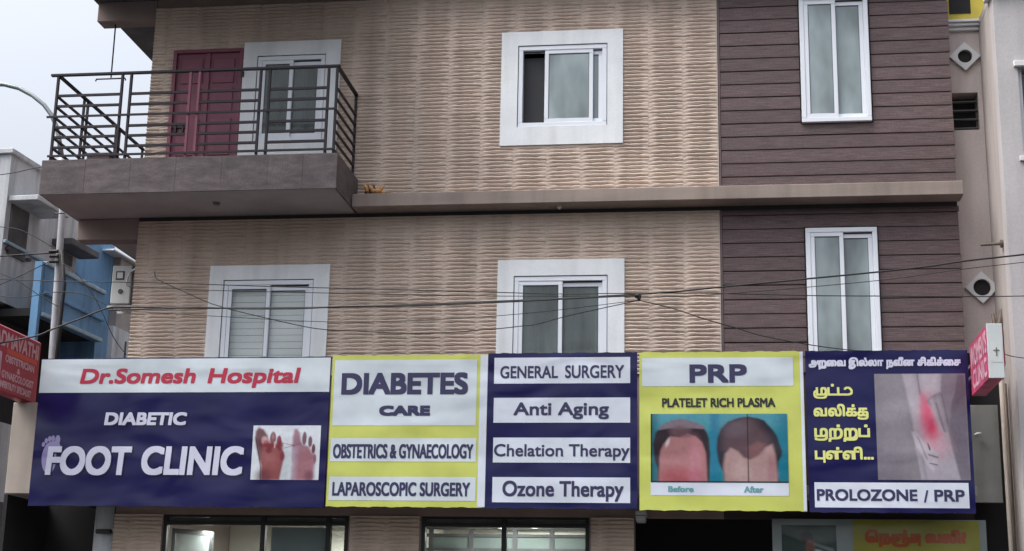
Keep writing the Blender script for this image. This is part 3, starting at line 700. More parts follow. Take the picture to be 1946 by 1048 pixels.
P.poly([(760,480),(880,470),(960,580),(955,720),(940,915),(710,915),(715,650)], (150, 102, 110), .9, .07, FR); P.ell(.86, .93, .07, .1, (104, 60, 76), .7, .6); P.put((1-sst(.62, .72, P.u))*sst(.58, .62, P.u)*sst(.3, .5, P.v), (176, 160, 176), .5)
P.ell(.765, .24, .032, .125, (112, 84, 92), 1, .16); P.ell(.852, .30, .03, .10, (106, 76, 86), 1, .18); P.ell(.905, .43, .027, .09, (104, 66, 76), 1, .18); P.ell(.93, .62, .022, .09, (134, 92, 104), 1, .2)
P.cap(.45, .325, .004, .62, .37, .005, (122, 20, 44), soft=.007); P.cap(.62, .37, .005, .46, .42, .004, (122, 20, 44), soft=.007); P.cap(.62, .37, .005, .71, .33, .004, (118, 60, 84), soft=.01)
P.noise(.03); P.build(sA, (482, 809, 605, 912.5), L1, skew=0., label='picture of two feet, one injured')

sB, rB = board('sign_board', 'yellow green diabetes care sign listing obstetrics and laparoscopic surgery', (633, 676, 921, 965), MT['yellow'])
a, b = at(909, 676, L1), at(921, 964, L1)
MB().poly([(a.x+.03, L1, rB[2]+.006), (rB[1]-.002, L1, rB[2]+.006), (rB[1]-.002, L1, rB[3]-.006), (a.x+.03, L1, rB[3]-.006)]).build('print_field', MT['bwhite'], sB, label='white strip down the right side')
for r_ in ((637, 685, 904, 809), (629, 833, 904, 878), (626, 906, 903, 952.6)): rect(sB, MT['wstrip'], r_, L1)
lettering(sB, 'DIABETES', MT['ink'], (650, 709, 889, 750), L2, .014, 0, 'navy word DIABETES')
lettering(sB, 'CARE', MT['ink'], (721, 771, 817, 790.6), L2, .012, 0, 'navy word CARE')
lettering(sB, 'OBSTETRICS & GYNAECOLOGY', MT['ink'], (633.5, 844, 899, 872), L2, .0055, 0, 'navy words OBSTETRICS & GYNAECOLOGY')
lettering(sB, 'LAPAROSCOPIC SURGERY', MT['ink'], (632, 916, 893, 944), L2, .0055, 0, 'navy words LAPAROSCOPIC SURGERY')

sC, rC = board('sign_board', 'navy sign with four white bars, general surgery at the top, ozone therapy at the bottom', (928, 672, 1211, 968), MT['navy'])
for r_ in ((939.8, 680.5, 1197.5, 728.4), (938.6, 756.5, 1197.5, 803.5), (937.5, 832, 1197.5, 880), (936, 907, 1197.5, 956.5)): rect(sC, MT['bwhite'], r_, L1)
lettering(sC, 'GENERAL', MT['ink'], (951, 696, 1060, 719), L2, .0035, 0, 'navy word GENERAL')
lettering(sC, 'SURGERY', MT['ink'], (1074, 694.5, 1186, 718.5), L2, .0035, 0, 'navy word SURGERY')
lettering(sC, 'Anti Aging', MT['ink'], (976, 765, 1157, 797), L2, .0055, 0, 'navy words Anti Aging')
lettering(sC, 'Chelation Therapy', MT['ink'], (939, 844, 1196.5, 875.5), L2, .0035, 0, 'navy words Chelation Therapy')
lettering(sC, 'Ozone Therapy', MT['ink'], (955, 913.6, 1185, 954), L2, .0055, 0, 'navy words Ozone Therapy')

sD, rD = board('sign_board', 'yellow green PRP sign with before and after pictures of a scalp', (1215, 670, 1534, 972), MT['yellow'])
a = at(1520, 700, L1)
MB().poly([(a.x, L1, rD[2]+.006), (rD[1]-.002, L1, rD[2]+.006), (rD[1]-.002, L1, rD[3]-.006), (a.x, L1, rD[3]-.006)]).build('print_field', MT['bwhite'], sD, label='white strip down the right side')
rect(sD, MT['wstrip'], (1220, 681, 1508, 733.5), L1)
lettering(sD, 'PRP', MT['ink'], (1310, 693, 1419.5, 727.5), L2, .012, 0, 'navy word PRP')
lettering(sD, 'PLATELET RICH PLASMA', MT['black'], (1258, 757, 1473.5, 774), L2, .0045, 0, 'black words PLATELET RICH PLASMA')
rect(sD, MT['bwhite'], (1236.5, 916, 1499.6, 943), L1)
lettering(sD, 'Before', MT['teal'], (1269.7, 924, 1318, 935.5), L2, .004, 0, 'teal word Before'); lettering(sD, 'After', MT['teal'], (1413.8, 924.3, 1451, 936.8), L2, .004, 0, 'teal word After')
P = Pic(150, 82, (24, 118, 132)); P.put(1-sst(.1, .35, P.v), (84, 146, 160), .7); P.put(sst(.85, 1, P.u), (10, 100, 125), .8); P.put((1-sst(.0, .09, P.u)), (24, 70, 76), .7)
P.put(sst(.42, .46, P.u)*(1-sst(.47, .53, P.u)), (20, 100, 140), .6)
FR = (95, 98, 1620, 868)
P.poly([(180,270),(230,215),(330,175),(430,148),(560,180),(680,225),(715,290),(600,330),(300,330)], (118, 106, 116), 1, .012, FR)
P.poly([(175,285),(300,262),(420,275),(560,262),(700,270),(725,310),(750,380),(762,560),(755,680),(745,868),(178,868),(170,700),(135,620),(118,440),(150,310)], (36, 20, 32), 1, .012, FR)
P.poly([(300,270),(420,230),(560,265),(520,330),(420,360),(330,340)], (98, 70, 76), .8, .03, FR)
P.poly([(182,868),(192,600),(205,510),(245,430),(320,350),(420,362),(510,318),(600,352),(670,420),(712,540),(728,868)], (152, 104, 106), 1, .012, FR)
P.ell(.20, .92, .12, .14, (150, 66, 74), .75, .6); P.ell(.33, .70, .05, .3, (176, 116, 128), .6, .6); P.ell(.125, .42, .012, .06, (196, 186, 186), .8, .7, 10); P.ell(.24, .30, .08, .05, (84, 56, 62), .6, .6); P.ell(.33, .95, .05, .15, (164, 86, 106), .6, .6)
P.poly([(830,490),(842,370),(880,270),(960,190),(1080,145),(1190,130),(1300,150),(1370,175),(1400,215),(1460,280),(1505,350),(1530,440),(1558,520),(1550,570),(1510,640),(1502,790),(1530,868),(915,868),(900,750),(850,640)], (34, 30, 42), 1, .012, FR)
P.poly([(900,330),(1000,200),(1140,140),(1250,160),(1400,330),(1450,480),(1200,640),(1000,560),(900,500)], (84, 62, 68), .9, .05, FR); P.ell(.63, .22, .1, .12, (100, 88, 98), .6, .6)
P.poly([(915,868),(905,690),(925,550),(990,480),(1070,520),(1130,590),(1200,610),(1290,560),(1380,470),(1450,440),(1480,560),(1505,868)], (158, 128, 126), 1, .018, FR)
P.poly([(1180,470),(1290,410),(1370,440),(1340,540),(1240,600),(1180,600)], (122, 82, 84), .7, .03, FR); P.ell(.66, .84, .06, .16, (176, 152, 148), .7, .6); P.ell(.88, .8, .03, .2, (150, 104, 114), .7, .6)
P.cap(.711, -.02, .003, .711, 1.02, .0035, (22, 10, 14), soft=.006)
P.put((P.u < .008) | (P.v > .985), (10, 30, 38)); P.noise(.03); P.build(sD, (1236.5, 787, 1499, 918), L2, label='before and after pictures of a balding scalp')

sE, rE = board('sign_board', 'navy Tamil knee pain sign with yellow lettering, rightmost board', (1530, 667.5, 1855, 976), MT['navy'])
lettering(sE, ['அ', ('ற', 'u'), 'ைவ', ' ', 'இல்லா', ' ', 'நவீன', ' ', 'சிகிச்ைச'], MT['lav'], (1536.5, 680, 1826, 701), L2, .006, 0, 'white Tamil heading')
lettering(sE, [('ம', 'U'), 'ட்', ('ட', 'l')], MT['lemon'], (1545, 730, 1621, 758), L2, .0065, 0, 'yellow Tamil word, first line')
lettering(sE, ['வலிக்', ('க', 'u')], MT['lemon'], (1545.5, 768, 1651, 798), L2, .0065, 0, 'yellow Tamil word, second line')
lettering(sE, [('ம', 'u'), 'ற்', ('ற', 'u'), 'ப்'], MT['lemon'], (1547, 807, 1654, 840), L2, .0065, 0, 'yellow Tamil word, third line')
lettering(sE, [('ப', 'd'), 'ள்ளி...'], MT['lemon'], (1548, 849, 1661, 880), L2, .0065, 0, 'yellow Tamil word with dots, fourth line')
P = Pic(112, 120, (120, 115, 123)); P.ell(.22, .35, .2, .4, (138, 134, 142), .8, .8); P.put(sst(.45, 1, P.v)*(1-sst(.2, .42, P.u)), (104, 97, 108), .6)
FR = (513, 190, 1110, 835)
P.poly([(1010,400),(1110,250),(1110,835),(1045,835),(1000,640),(985,520)], (104, 96, 108), 1, .03, FR); P.poly([(960,190),(1110,190),(1110,330),(1010,430),(985,330)], (92, 82, 94), .9, .04, FR)
P.poly([(700,190),(965,190),(988,330),(975,520),(1000,640),(1045,835),(795,835),(765,650),(755,500),(738,380)], (150, 144, 153), 1, .015, FR)
P.poly([(700,190),(760,190),(800,330),(810,520),(800,560),(760,520),(738,380)], (164, 158, 166), .9, .03, FR); P.poly([(810,190),(930,190),(930,300),(830,320)], (170, 163, 171), .9, .04, FR)
P.cap(.47, -.02, .006, .50, .2, .004, (78, 70, 84), .8, .015); P.cap(.46, .55, .006, .52, 1.0, .008, (112, 104, 116), .7, .03)
P.ell(.60, .46, .13, .24, (190, 122, 142), .7, .6); P.poly([(820,310),(862,360),(905,470),(925,560),(890,600),(840,560),(815,460)], (196, 66, 100), .8, .06, FR); P.ell(.61, .56, .035, .08, (190, 34, 74), .75, .8); P.ell(.66, .68, .14, .12, (182, 140, 154), .6, .7)
P.poly([(955,190),(1060,190),(1040,300),(1000,400),(985,545),(955,545),(900,420),(850,360),(880,330),(945,300)], (118, 108, 119), 1, .015, FR)
P.cap(.62, .26, .028, .705, .53, .02, (160, 150, 158), .85, .03); P.cap(.69, .24, .026, .765, .53, .018, (146, 136, 145), .85, .03); P.cap(.665, .28, .006, .745, .55, .004, (84, 72, 84), .6, .010); P.cap(.735, .2, .006, .79, .5, .005, (84, 72, 84), .6, .012)
P.poly([(742,545),(775,540),(815,600),(850,638),(906,668),(908,694),(858,690),(908,712),(904,742),(862,738),(886,762),(876,784),(845,765),(808,700),(765,625)], (168, 160, 168), 1, .012, FR)
P.cap(.555, .66, .005, .575, .715, .009, (36, 26, 38), .95, .007); P.cap(.56, .765, .005, .66, .79, .005, (70, 60, 72), .9, .006); P.cap(.57, .845, .005, .65, .86, .005, (70, 60, 72), .9, .006); P.cap(.45, .60, .004, .54, .80, .005, (96, 86, 98), .8, .01)
P.noise(.03); P.build(sE, (1661, 711, 1845, 913), L1, label='grey picture of hands on a knee with a red sore spot')
rect(sE, MT['bwhite'], (1547.5, 917, 1843, 966.5), L1)
lettering(sE, 'PROLOZONE', MT['ink'], (1552, 929.5, 1744, 953), L2, .0055, 0, 'navy word PROLOZONE')
lettering(sE, '/', MT['ink'], (1755, 932, 1765, 955.5), L2, .004, 0, 'navy slash')
lettering(sE, 'PRP', MT['ink'], (1775, 931, 1834, 954), L2, .0055, 0, 'navy word PRP')

# dim poster in the entrance
pb = thing('poster_board', 'dim poster board under the knee pain sign with a man and orange Tamil words', 'poster', (1.85, -.15, 2.2))
PY = -.15
a, b = at(1467, 986, PY), at(1873, 988, PY)
box('backing', MT['gdark'], pb, a.x, b.x, PY+.002, PY+.04, 2.2, a.z)
MB().poly([(a.x, PY, 2.2), (b.x, PY, 2.2), (b.x, PY, a.z), (a.x, PY, a.z)]).build('print_field', MT['pblue'], pb)
c = at(1620, 988, PY); MB().poly([(c.x, PY-.002, 2.2), (b.x-.08, PY-.002, 2.2), (b.x-.08, PY-.002, a.z-.01), (c.x, PY-.002, a.z-.01)]).build('print_field', MT['pyel'], pb)
P = Pic(56, 60, (42, 60, 56)); P.put(P.u*.5, (70, 92, 84), .5); P.ell(.46, .24, .11, .12, (38, 22, 24), soft=.1); P.ell(.52, .40, .09, .12, (112, 74, 66), soft=.2); P.cap(.62, .68, .22, .66, 1.1, .3, (190, 196, 196), soft=.03); P.cap(.54, .5, .07, .56, .62, .09, (104, 70, 62), soft=.03); P.cap(.6, .36, .02, .92, .47, .03, (120, 130, 128), soft=.03); P.noise(.04)
P.build(pb, (1485, 998, 1592, 1100), PY-.002, label='picture of a dark haired man in a white shirt')
lettering(pb, ['ெநஞ்', ('ச', 'd'), ' ', 'வலி?'], MT['orange'], (1643, 1006, 1838, 1042), PY-.005, .012, 0, 'orange Tamil question')

# ------------------------------------------------------------------ small things on and around the facade
hg = thing('hanging_hook_rail', 'thin black rod with a hooked crossbar hanging from the corner beam over the balcony', 'hanging rod', (-8.1, .12, 9.05))
a, b = at(219, 55, .12), at(211, 148, .12)
MB().tube([(a.x, .12, 10.029), (b.x, .12, b.z)], .011, 8).build('rod', MT['rail'], hg)
c, d = at(182, 151, .12), at(239, 149, .12)
MB().tube([(c.x, .12, c.z-.03), (c.x+.01, .12, c.z), (d.x-.01, .12, d.z), (d.x, .12, d.z-.03)], .012, 8).build('crossbar', MT['rail'], hg)

bx = thing('storage_box', 'low dark brown box standing on the balcony floor behind the left end of the railing', 'box', (-8.0, -.6, 7.33))
q = MB(); q.v = [(-8.18, -.75, 7.33), (-7.62, -.75, 7.33), (-7.62, -.35, 7.33), (-8.18, -.35, 7.33), (-8.12, -.72, 7.83), (-7.84, -.72, 7.83), (-7.84, -.38, 7.83), (-8.12, -.38, 7.83)]
q.f = [(0,3,2,1),(4,5,6,7),(0,1,5,4),(1,2,6,5),(2,3,7,6),(3,0,4,7)]; q.build('body', MT['trim'], bx); box('lid', MT['gdark'], bx, -8.14, -7.82, -.74, -.36, 7.831, 7.85, .003)

hk = thing('dry_husk_clump', 'small orange brown clump of dry husk on the ledge beside the balcony corner', 'debris', (-4.42, -.2, 7.346))
c0 = Vector((-4.44, -.24, 7.35))
for k in range(16):
    q = MB(); a = random.uniform(0, 6.28); e = random.uniform(.1, 1.1); L_ = random.uniform(.08, .15)
    d = Vector((math.cos(a)*math.cos(e), math.sin(a)*math.cos(e)*.6, math.sin(e))); st = c0+Vector((random.uniform(-.06, .10), random.uniform(-.04, .04), .02))
    q.tube([st, st+d*L_*.5+Vector((0, 0, .01)), st+d*L_], [.02, .032, .01], 6).build('husk', MT['huskd' if k % 3 == 0 else 'husk'], hk, True)

# AC unit on the side wall
ac = thing('air_conditioner', 'white outdoor air conditioner unit on a bracket left of the tiled wall', 'air conditioner', (-7.93, .3, 6.0))
box('casing', MT['ac'], ac, -8.075, -7.80, .30, .72, 6.07, 6.60, .012)
MB().tube([(-7.94, .2995, 6.24), (-7.94, .285, 6.24)], [.035, .03], 16).build('fan_hub', MT['gdark'], ac)
box('vent_panel', MT['gdark'], ac, -8.02, -7.90, .292, .2995, 6.40, 6.52, .002); box('vent_panel', MT['nwhite'], ac, -8.00, -7.92, .286, .2915, 6.42, 6.50)
MB().tube([(-7.86, .28, 6.32), (-7.84, .27, 6.42), (-7.80, .25, 6.50), (-7.70, .2, 6.53)], .012, 8).build('hose', MT['nwhite'], ac)
q = MB(); q.box(-8.12, -7.62, .32, .35, 6.02, 6.05); q.box(-8.12, -7.62, .66, .69, 6.02, 6.05); q.build('bracket', MT['nwhite'], ac); box('side_cover', MT['gdark'], ac, -7.799, -7.74, .32, .7, 6.05, 6.6, .004)

# ------------------------------------------------------------------ right neighbour
N = thing('neighbour_building', 'cream plastered building with diamond vents close against the right side', 'building', (4.5, 0, 0))
YR, YF, XC = .3, -.76, 3.40
VZ = [9.22, 6.24]
q = MB(); NOP = [(3.02, 3.345, 8.215, 8.72)]
for r_ in rect_sub([(2.98, XC, .02, 9.56)], NOP): q.box(r_[0], r_[1], YR, YR+.25, r_[2], r_[3])
q.build('recessed_wall', MT['nwall'], N)
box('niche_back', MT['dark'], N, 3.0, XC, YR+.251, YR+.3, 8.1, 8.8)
q = MB()
for k in range(4): q.box(3.021, 3.344, YR+.06, YR+.12, 8.255+k*.12, 8.27+k*.12)
q.build('niche_bar', MT['gdark'], N)
box('yellow_wall', MT['nyel'], N, 2.98, XC+.6, YR+.02, YR+.25, 9.69, 12)
box('dark_opening', MT['dark'], N, 3.05, 3.32, YR+.012, YR+.019, 9.82, 10.6)
q = MB(); q.box(2.99, XC, YR-.05, YR+.2, 9.561, 9.61, .006); q.box(2.985, XC, YR-.09, YR+.2, 9.611, 9.65, .006); q.box(2.985, XC, YR-.12, YR+.2, 9.651, 9.688, .006); q.build('cornice', MT['nwhite'], N)
# projecting bay: side face towards us, front face beyond
ca, cb2 = at(1934, 128, YF), at(1934, 298, YF)
WX0 = ca.x; WZ = (cb2.z, ca.z)
q = MB()
for r_ in rect_sub([(XC, 9, .02, 9.60)], [(WX0, WX0+1.2, WZ[0], WZ[1])]): q.box(r_[0], r_[1], YF, YF+.25, r_[2], r_[3])
q.build('front_wall', MT['nfront'], N)
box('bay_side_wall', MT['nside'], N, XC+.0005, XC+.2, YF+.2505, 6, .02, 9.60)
box('bay_cornice', MT['nwhite'], N, XC-.06, 9.1, YF-.08, YF+.3, 9.601, 9.70, .008); box('roof', MT['nfront'], N, XC, 9, YF+.301, 6, 9.61, 9.7)
wn = bpy.data.objects.new('window', None); COL.objects.link(wn); wn.parent = N; wn.location = (WX0-4.5, YF, WZ[0])
box('lintel', MT['nwhite'], wn, WX0-.05, WX0+1.25, YF-.05, YF-.0005, WZ[1], WZ[1]+.07, .005); box('sill', MT['nwhite'], wn, WX0-.05, WX0+1.25, YF-.04, YF-.0005, WZ[0]-.06, WZ[0], .005)
box('pane', MT['glass'], wn, WX0+.05, WX0+1.15, YF+.1, YF+.106, WZ[0]+.05, WZ[1]-.05)
box('room_back', MT['dark'], wn, WX0, WX0+1.2, YF+.3, YF+.31, WZ[0], WZ[1])
q = MB(); q.box(WX0+.001, WX0+.05, YF+.06, YF+.14, WZ[0]+.001, WZ[1]-.001); q.box(WX0+.055, WX0+1.19, YF+.02, YF+.03, WZ[0]+.2, WZ[0]+.21); q.box(WX0+.055, WX0+1.19, YF+.02, YF+.03, WZ[0]+.5, WZ[0]+.51); q.build('frame', MT['nwhite'], wn)
for z, (cx, cz) in zip(VZ, ((1833.5, 108), (1866, 547))):
    c = at(cx, cz, YR-.03); r1, r2 = .195, .09
    if z < 8: r1, r2 = .205, .105
    K = 32; q = MB(); ring = []
    # diamond plate with a round hole
    for (yy, rad) in ((YR-.05, None), (YR-.05, r2), (YR-.001, None), (YR-.001, r2)):
        idx = []
        for k in range(K):
            t = 2*math.pi*k/K; ct, st = math.cos(t), math.sin(t); rr = rad if rad else r1/(abs(ct)+abs(st)); idx.append(len(q.v)); q.v.append((c.x+rr*ct, yy, c.z+rr*st))
        ring.append(idx)
    for k in range(K):
        k2 = (k+1) % K
        q.f += [(ring[0][k], ring[0][k2], ring[1][k2], ring[1][k]), (ring[0][k], ring[2][k], ring[2][k2], ring[0][k2])]
    q.build('diamond_vent', MT['nwhite'], N)
    # the pipe in the hole, running forward to a black disc sunk in the plate
    q = MB(); idx = []
    for rad, yy in ((r2, YR-.0495), (r2*.98, YR-.004)):
        row = []
        for k in range(K): t = 2*math.pi*k/K; row.append(len(q.v)); q.v.append((c.x+rad*math.cos(t), yy, c.z+rad*math.sin(t)))
        idx.append(row)
    for k in range(K): q.f.append((idx[0][k], idx[0][(k+1) % K], idx[1][(k+1) % K], idx[1][k]))
    q.build('vent_pipe', MT['nwall'], N, True)
    MB().poly([(c.x+r2*math.cos(2*math.pi*k/K), YR-.0035, c.z+r2*math.sin(2*math.pi*k/K)) for k in range(K)]).build('vent_hole', MT['dark'], N)
# spout on the bay side
c = at(1903, 449, -.3); MB().tube([(XC, -.45, 6.50), (XC-.03, -.45, 6.50)], .05, 10).build('pipe_flange', MT['rust'], N)
MB().tube([(XC-.03, -.45, 6.50), (XC-.26, -.45, 6.49)], .018, 8).build('spout_pipe', MT['rust'], N)
# lower right: brown poles, pale shutter panel
pp = thing('service_panel', 'pale grey metal panel with a small lamp right of the knee pain sign', 'panel', (3.13, -.2, 3.4))
a, b = at(1849, 770, -.2), at(1903, 955, -.2)
box('sheet', MT['ac2'], pp, 2.95, 3.27, -.2, -.17, 3.44, 4.59, .004)
c = at(1857, 826, -.21); MB().tube([(c.x-.04, -.24, c.z-.01), (c.x, -.25, c.z), (c.x+.04, -.24, c.z+.01)], [.012, .022, .012], 8).build('lamp', MT['whitebox'], pp)
for (pts, r_, lab) in ((((1900, 700), (1905, 800), (1913, 950), (1922, 1048)), .03, 'tall pale brown pole in front of the cream wall beside the service panel'), (((1908, 730), (1914, 850), (1923, 960), (1930, 1048)), .028, 'darker brown pole behind the pale brown pole at right')):
    P_ = [at(x, y, -.35 if r_ == .03 else -.25) for x, y in pts]; t = thing('pole', lab, 'pole', (P_[-1].x, P_[-1].y, .02), 'poles at the right end')
    x_ = P_[0].x*.5+P_[-1].x*.5; MB().tube([(x_, P_[0].y, .02), (x_, P_[0].y, 2.4), (x_, P_[0].y, P_[0].z)], r_*.8, 8).build('shaft', MT['beigeb' if r_ == .03 else 'rust'], t, True)
for (a, b, r_, lab) in (((1886, 596), (1892, 625), .022, 'short black pipe stub, left of two, behind the pink sign'), ((1904, 589), (1898, 625), .034, 'thicker black pipe stub, right of two, behind the pink sign')):
    p, p2 = at(*a, -.1), at(*b, -.1); t = thing('pipe_stub', lab, 'pipe', (p2.x, -.1, p2.z-.4), 'pipe stubs behind the pink sign'); MB().tube([(p.x, -.1, p.z), (p2.x, -.1, p2.z), (p2.x, -.1, p2.z-.4)], r_, 10).build('pipe', MT['rust'], t, True)
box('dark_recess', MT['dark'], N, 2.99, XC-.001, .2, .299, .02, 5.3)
# pink sign box
pk = thing('projecting_sign', 'pink and white women\'s clinic sign box projecting beside the right end of the signs', 'sign', (2.97, -1.3, 4.6))
PX0, PX1, PYF, PYB, PZ0, PZ1 = 2.885, 3.05, -1.95, -.78, 4.60, 5.19
box('case', MT['pinkbox'], pk, PX0+.003, PX1-.003, PYF, PYB, PZ0, PZ1, .006)
box('end_cover', MT['whitebox'], pk, PX0, PX1, PYF-.015, PYF-.0005, PZ0-.005, PZ1+.005, .004)
box('end_picture', MT['ac'], pk, PX0+.04, PX1-.015, PYF-.018, PYF-.0155, 4.77, 4.98)
q = MB(); q.tube([(2.975, PYF-.021, 4.84), (2.975, PYF-.021, 4.93)], .006, 6); q.tube([(2.945, PYF-.021, 4.9), (3.005, PYF-.021, 4.9)], .005, 6); q.build('small_mark', MT['gdark'], pk)
box('support_arm', MT['gdark'], pk, 2.93, 2.97, PYB+.001, .19, 4.85, 4.89); box('support_arm', MT['gdark'], pk, 2.985, 3.0, PYB+.001, .19, 5.05, 5.09)
def side_text(parent, txt, m, X, y0, y1, z0, z1, bold, sgn, name='lettering', label=None, slant=0):
    """lettering on a face of constant X; y0 is the text's left edge as read"""
    V, Fc = glyphs(txt); V = [(x+slant*z, z) for x, z in V]; ax = min(v[0] for v in V); bx_ = max(v[0] for v in V); az = min(v[1] for v in V); bz = max(v[1] for v in V)
    mb_ = MB(); sh_ = [(0, 0)]+[(bold*math.cos(k*math.pi/2), bold*math.sin(k*math.pi/2)) for k in range(4)]
    for i, (dy, dz) in enumerate(sh_):
        k = len(mb_.v); mb_.v += [(X+sgn*.0002*i, y0+(x-ax)/(bx_-ax)*(y1-y0)+dy, z0+(z-az)/(bz-az)*(z1-z0)+dz) for x, z in V]; mb_.f += [tuple(k+j for j in qf) for qf in Fc]
    return mb_.build(name, m, parent, label=label)
side_text(pk, "WOMEN'S", MT['pinkpale'], PX0-.001, PYB-.05, PYF+.05, 4.90, 5.14, .010, -1, label="pale word WOMEN'S")
side_text(pk, 'CLINIC', MT['pinkpale'], PX0-.001, PYB-.15, PYF+.10, 4.65, 4.85, .010, -1, label='pale word CLINIC')
box('far_cover', MT['redbox'], pk, PX1-.0025, PX1+.025, PYF+.05, PYB, 4.75, 5.15)

# ------------------------------------------------------------------ red sign at the left
rs = thing('projecting_sign', 'red doctor sign box jutting out at the left edge, left of the foot clinic sign', 'sign', (-8.8, -1, 4.6))
RX = -8.76; ys = -2.6; ye = -.16
box('case', MT['redbox'], rs, RX-.16, RX, ys, ye, 4.63, 5.45, .02)
side_text(rs, 'DR.PADMAVATHI', MT['pinkink'], RX+.003, -1.85, -.24, 5.20, 5.38, .009, 1, label='pale words DR.PADMAVATHI')
q = MB(); q.poly([(RX+.002, -2.2, 4.72), (RX+.002, -1.22, 4.72), (RX+.002, -1.22, 5.12), (RX+.002, -2.2, 5.12)]); q.build('picture_field', MT['pinkpale'], rs)
q = MB(); 
for (yy, r_) in ((-1.32, .06), (-1.34, .09)): q.tube([(RX+.005, yy, 5.08), (RX+.005, yy+.05, 4.98), (RX+.005, yy+.02, 4.88), (RX+.005, yy+.05, 4.78)], .006, 5)
q.build('figure_outline', MT['gdark'], rs)
for (txt, a, b, z, h) in (('OBSTETRICIAN', -1.12, -.32, 5.02, .085), ('&', -.78, -.70, 4.925, .06), ('GYNAECOLOGIST', -1.18, -.30, 4.815, .085), ('INFERTILITY SPECIALIST', -1.2, -.34, 4.69, .08)):
    side_text(rs, txt, MT['pinkink'], RX+.003, a, b, z, z+h, .006, 1, label='small pale words on the red sign')
q = MB().poly([(RX+.0015, -1.1, 5.125), (RX+.0015, -.25, 5.125), (RX+.0015, -.25, 5.19), (RX+.0015, -1.1, 5.19)]).build('orange_band', MT['redink'], rs)

# beige block and dark passage at the left
lb = thing('side_passage_block', 'beige block over a dark passage at the left end of the signs', 'wall', (-8.8, 0, 0))
box('beige_block', MT['beigeb'], lb, -8.95, -8.3, -.4, .6, 3.462, 4.62, .006)
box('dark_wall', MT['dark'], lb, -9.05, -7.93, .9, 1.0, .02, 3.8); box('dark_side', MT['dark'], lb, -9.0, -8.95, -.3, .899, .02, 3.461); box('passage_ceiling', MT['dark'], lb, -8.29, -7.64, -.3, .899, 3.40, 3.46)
box('grey_pilaster', MT['gwall'], lb, -7.915, -7.66, .05, .4, .02, 3.39, .004)
MB().tube([(-7.86, .0, 3.03), (-7.66, -.02, 3.03)], .03, 8).build('bolt_stub', MT['gasket'], lb)

# ------------------------------------------------------------------ left neighbours across the lane
AZ = math.radians(3.6); LO = Vector((-11.8, 5, 0)); LD = Vector((math.sin(AZ), math.cos(AZ), 0)); LN = Vector((math.cos(AZ), -math.sin(AZ), 0))
def lg(x, y, o=0.):
    d = ray(x, y); p0 = LO+LN*o; t = (p0-CAM).dot(LN)/d.dot(LN); p = CAM+d*t; return (p-LO).dot(LD), p.z
def lbox(name, m, parent, s0, s1, o0, o1, z0, z1, b=0., label=None):
    q = MB().box(min(s0,s1), max(s0,s1), min(o0,o1), max(o0,o1), min(z0,z1), max(z0,z1), b)
    q.v = [tuple(LO+LD*v[0]+LN*v[1]+Vector((0, 0, v[2]))) for v in q.v]; return q.build(name, m, parent, label=label)
G = thing('grey_building', 'stained grey plaster building with sunshades across the lane at far left', 'building', LO)
s0, zt_ = lg(10, 288); s1, z1_ = lg(78, 325); zt_ = (zt_+z1_)/2
sE2 = lg(150, 440)[0]
slat, slab_z = lg(40, 590)
lbox('wall', MT['gwall'], G, -.55, sE2, -6, 0, slab_z, zt_); lbox('parapet_cap', MT['gwall'], G, -.6, sE2+.03, -6, .05, zt_+.001, zt_+.09, .01)
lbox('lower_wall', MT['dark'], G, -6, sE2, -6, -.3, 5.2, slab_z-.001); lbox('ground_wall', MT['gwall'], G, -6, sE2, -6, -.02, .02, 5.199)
lbox('lower_wall', MT['gdark'], G, -6, sE2, -.0195, .01, 2.9, 3.9)
a = lg(14, 390); b = lg(86, 414); zz = (a[1]+b[1])/2
sh1 = lbox('sunshade', MT['gwall'], G, a[0], b[0]-.15, .001, .55, zz, zz+.09, .01)
a2 = lg(15, 420); b2 = lg(40, 425); c2 = lg(30, 480)
lbox('window', MT['gdark'], G, a2[0]+.05, b2[0]+.2, .001, .03, c2[1]-.1, zz-.02)
a = lg(0, 456); b = lg(80, 497); zz = (a[1]+b[1])/2; lbox('band', MT['bluet'], G, -.55, b[0], .001, .06, zz-.03, zz+.03, .01)
a = lg(100, 443); b = lg(150, 470); lbox('sunshade', MT['gdark'], G, a[0], sE2+.1, .001, .4, a[1]-.22, a[1]-.1, .01); lbox('stained_patch', MT['gdark'], G, lg(118, 460)[0], lg(140, 460)[0], .001, .012, lg(120, 500)[1], a[1]-.23)
for k, (x, y) in enumerate(((11, 470), (31, 480), (50, 491))):
    s_, z_ = lg(x, y+3); q = MB().tube([LO+LD*s_+LN*.0+Vector((0, 0, z_)), LO+LD*s_+LN*.08+Vector((0, 0, z_-.01))], .035, 8); q.build('drain_pipe', MT['gdark'], G)
Bb = thing('blue_building', 'faded blue building with stepped balcony walls behind the lamp pole', 'building', LO+LD*4)
def pbox(name, m, xl, yl, xr, yr, h, o, th=.12, b=.01):
    """a wall strip proud by o whose top edge runs through two measured points"""
    p, p2 = lg(xl, yl, o), lg(xr, yr, o); z = (p[1]+p2[1])/2; return lbox(name, m, Bb, p[0], p2[0], o-th, o, z-h, z, b), p[0], p2[0], z
oB = .7
p = lg(85, 505, oB); p_b = lg(85, 612, oB)
HB = lg(190, 559, oB)[1]-lg(187, 652, oB)[1]
_, sa, sb, ztop = pbox('balcony_wall', MT['blue'], 88, 503, 197, 562, HB, oB)
zc = ztop
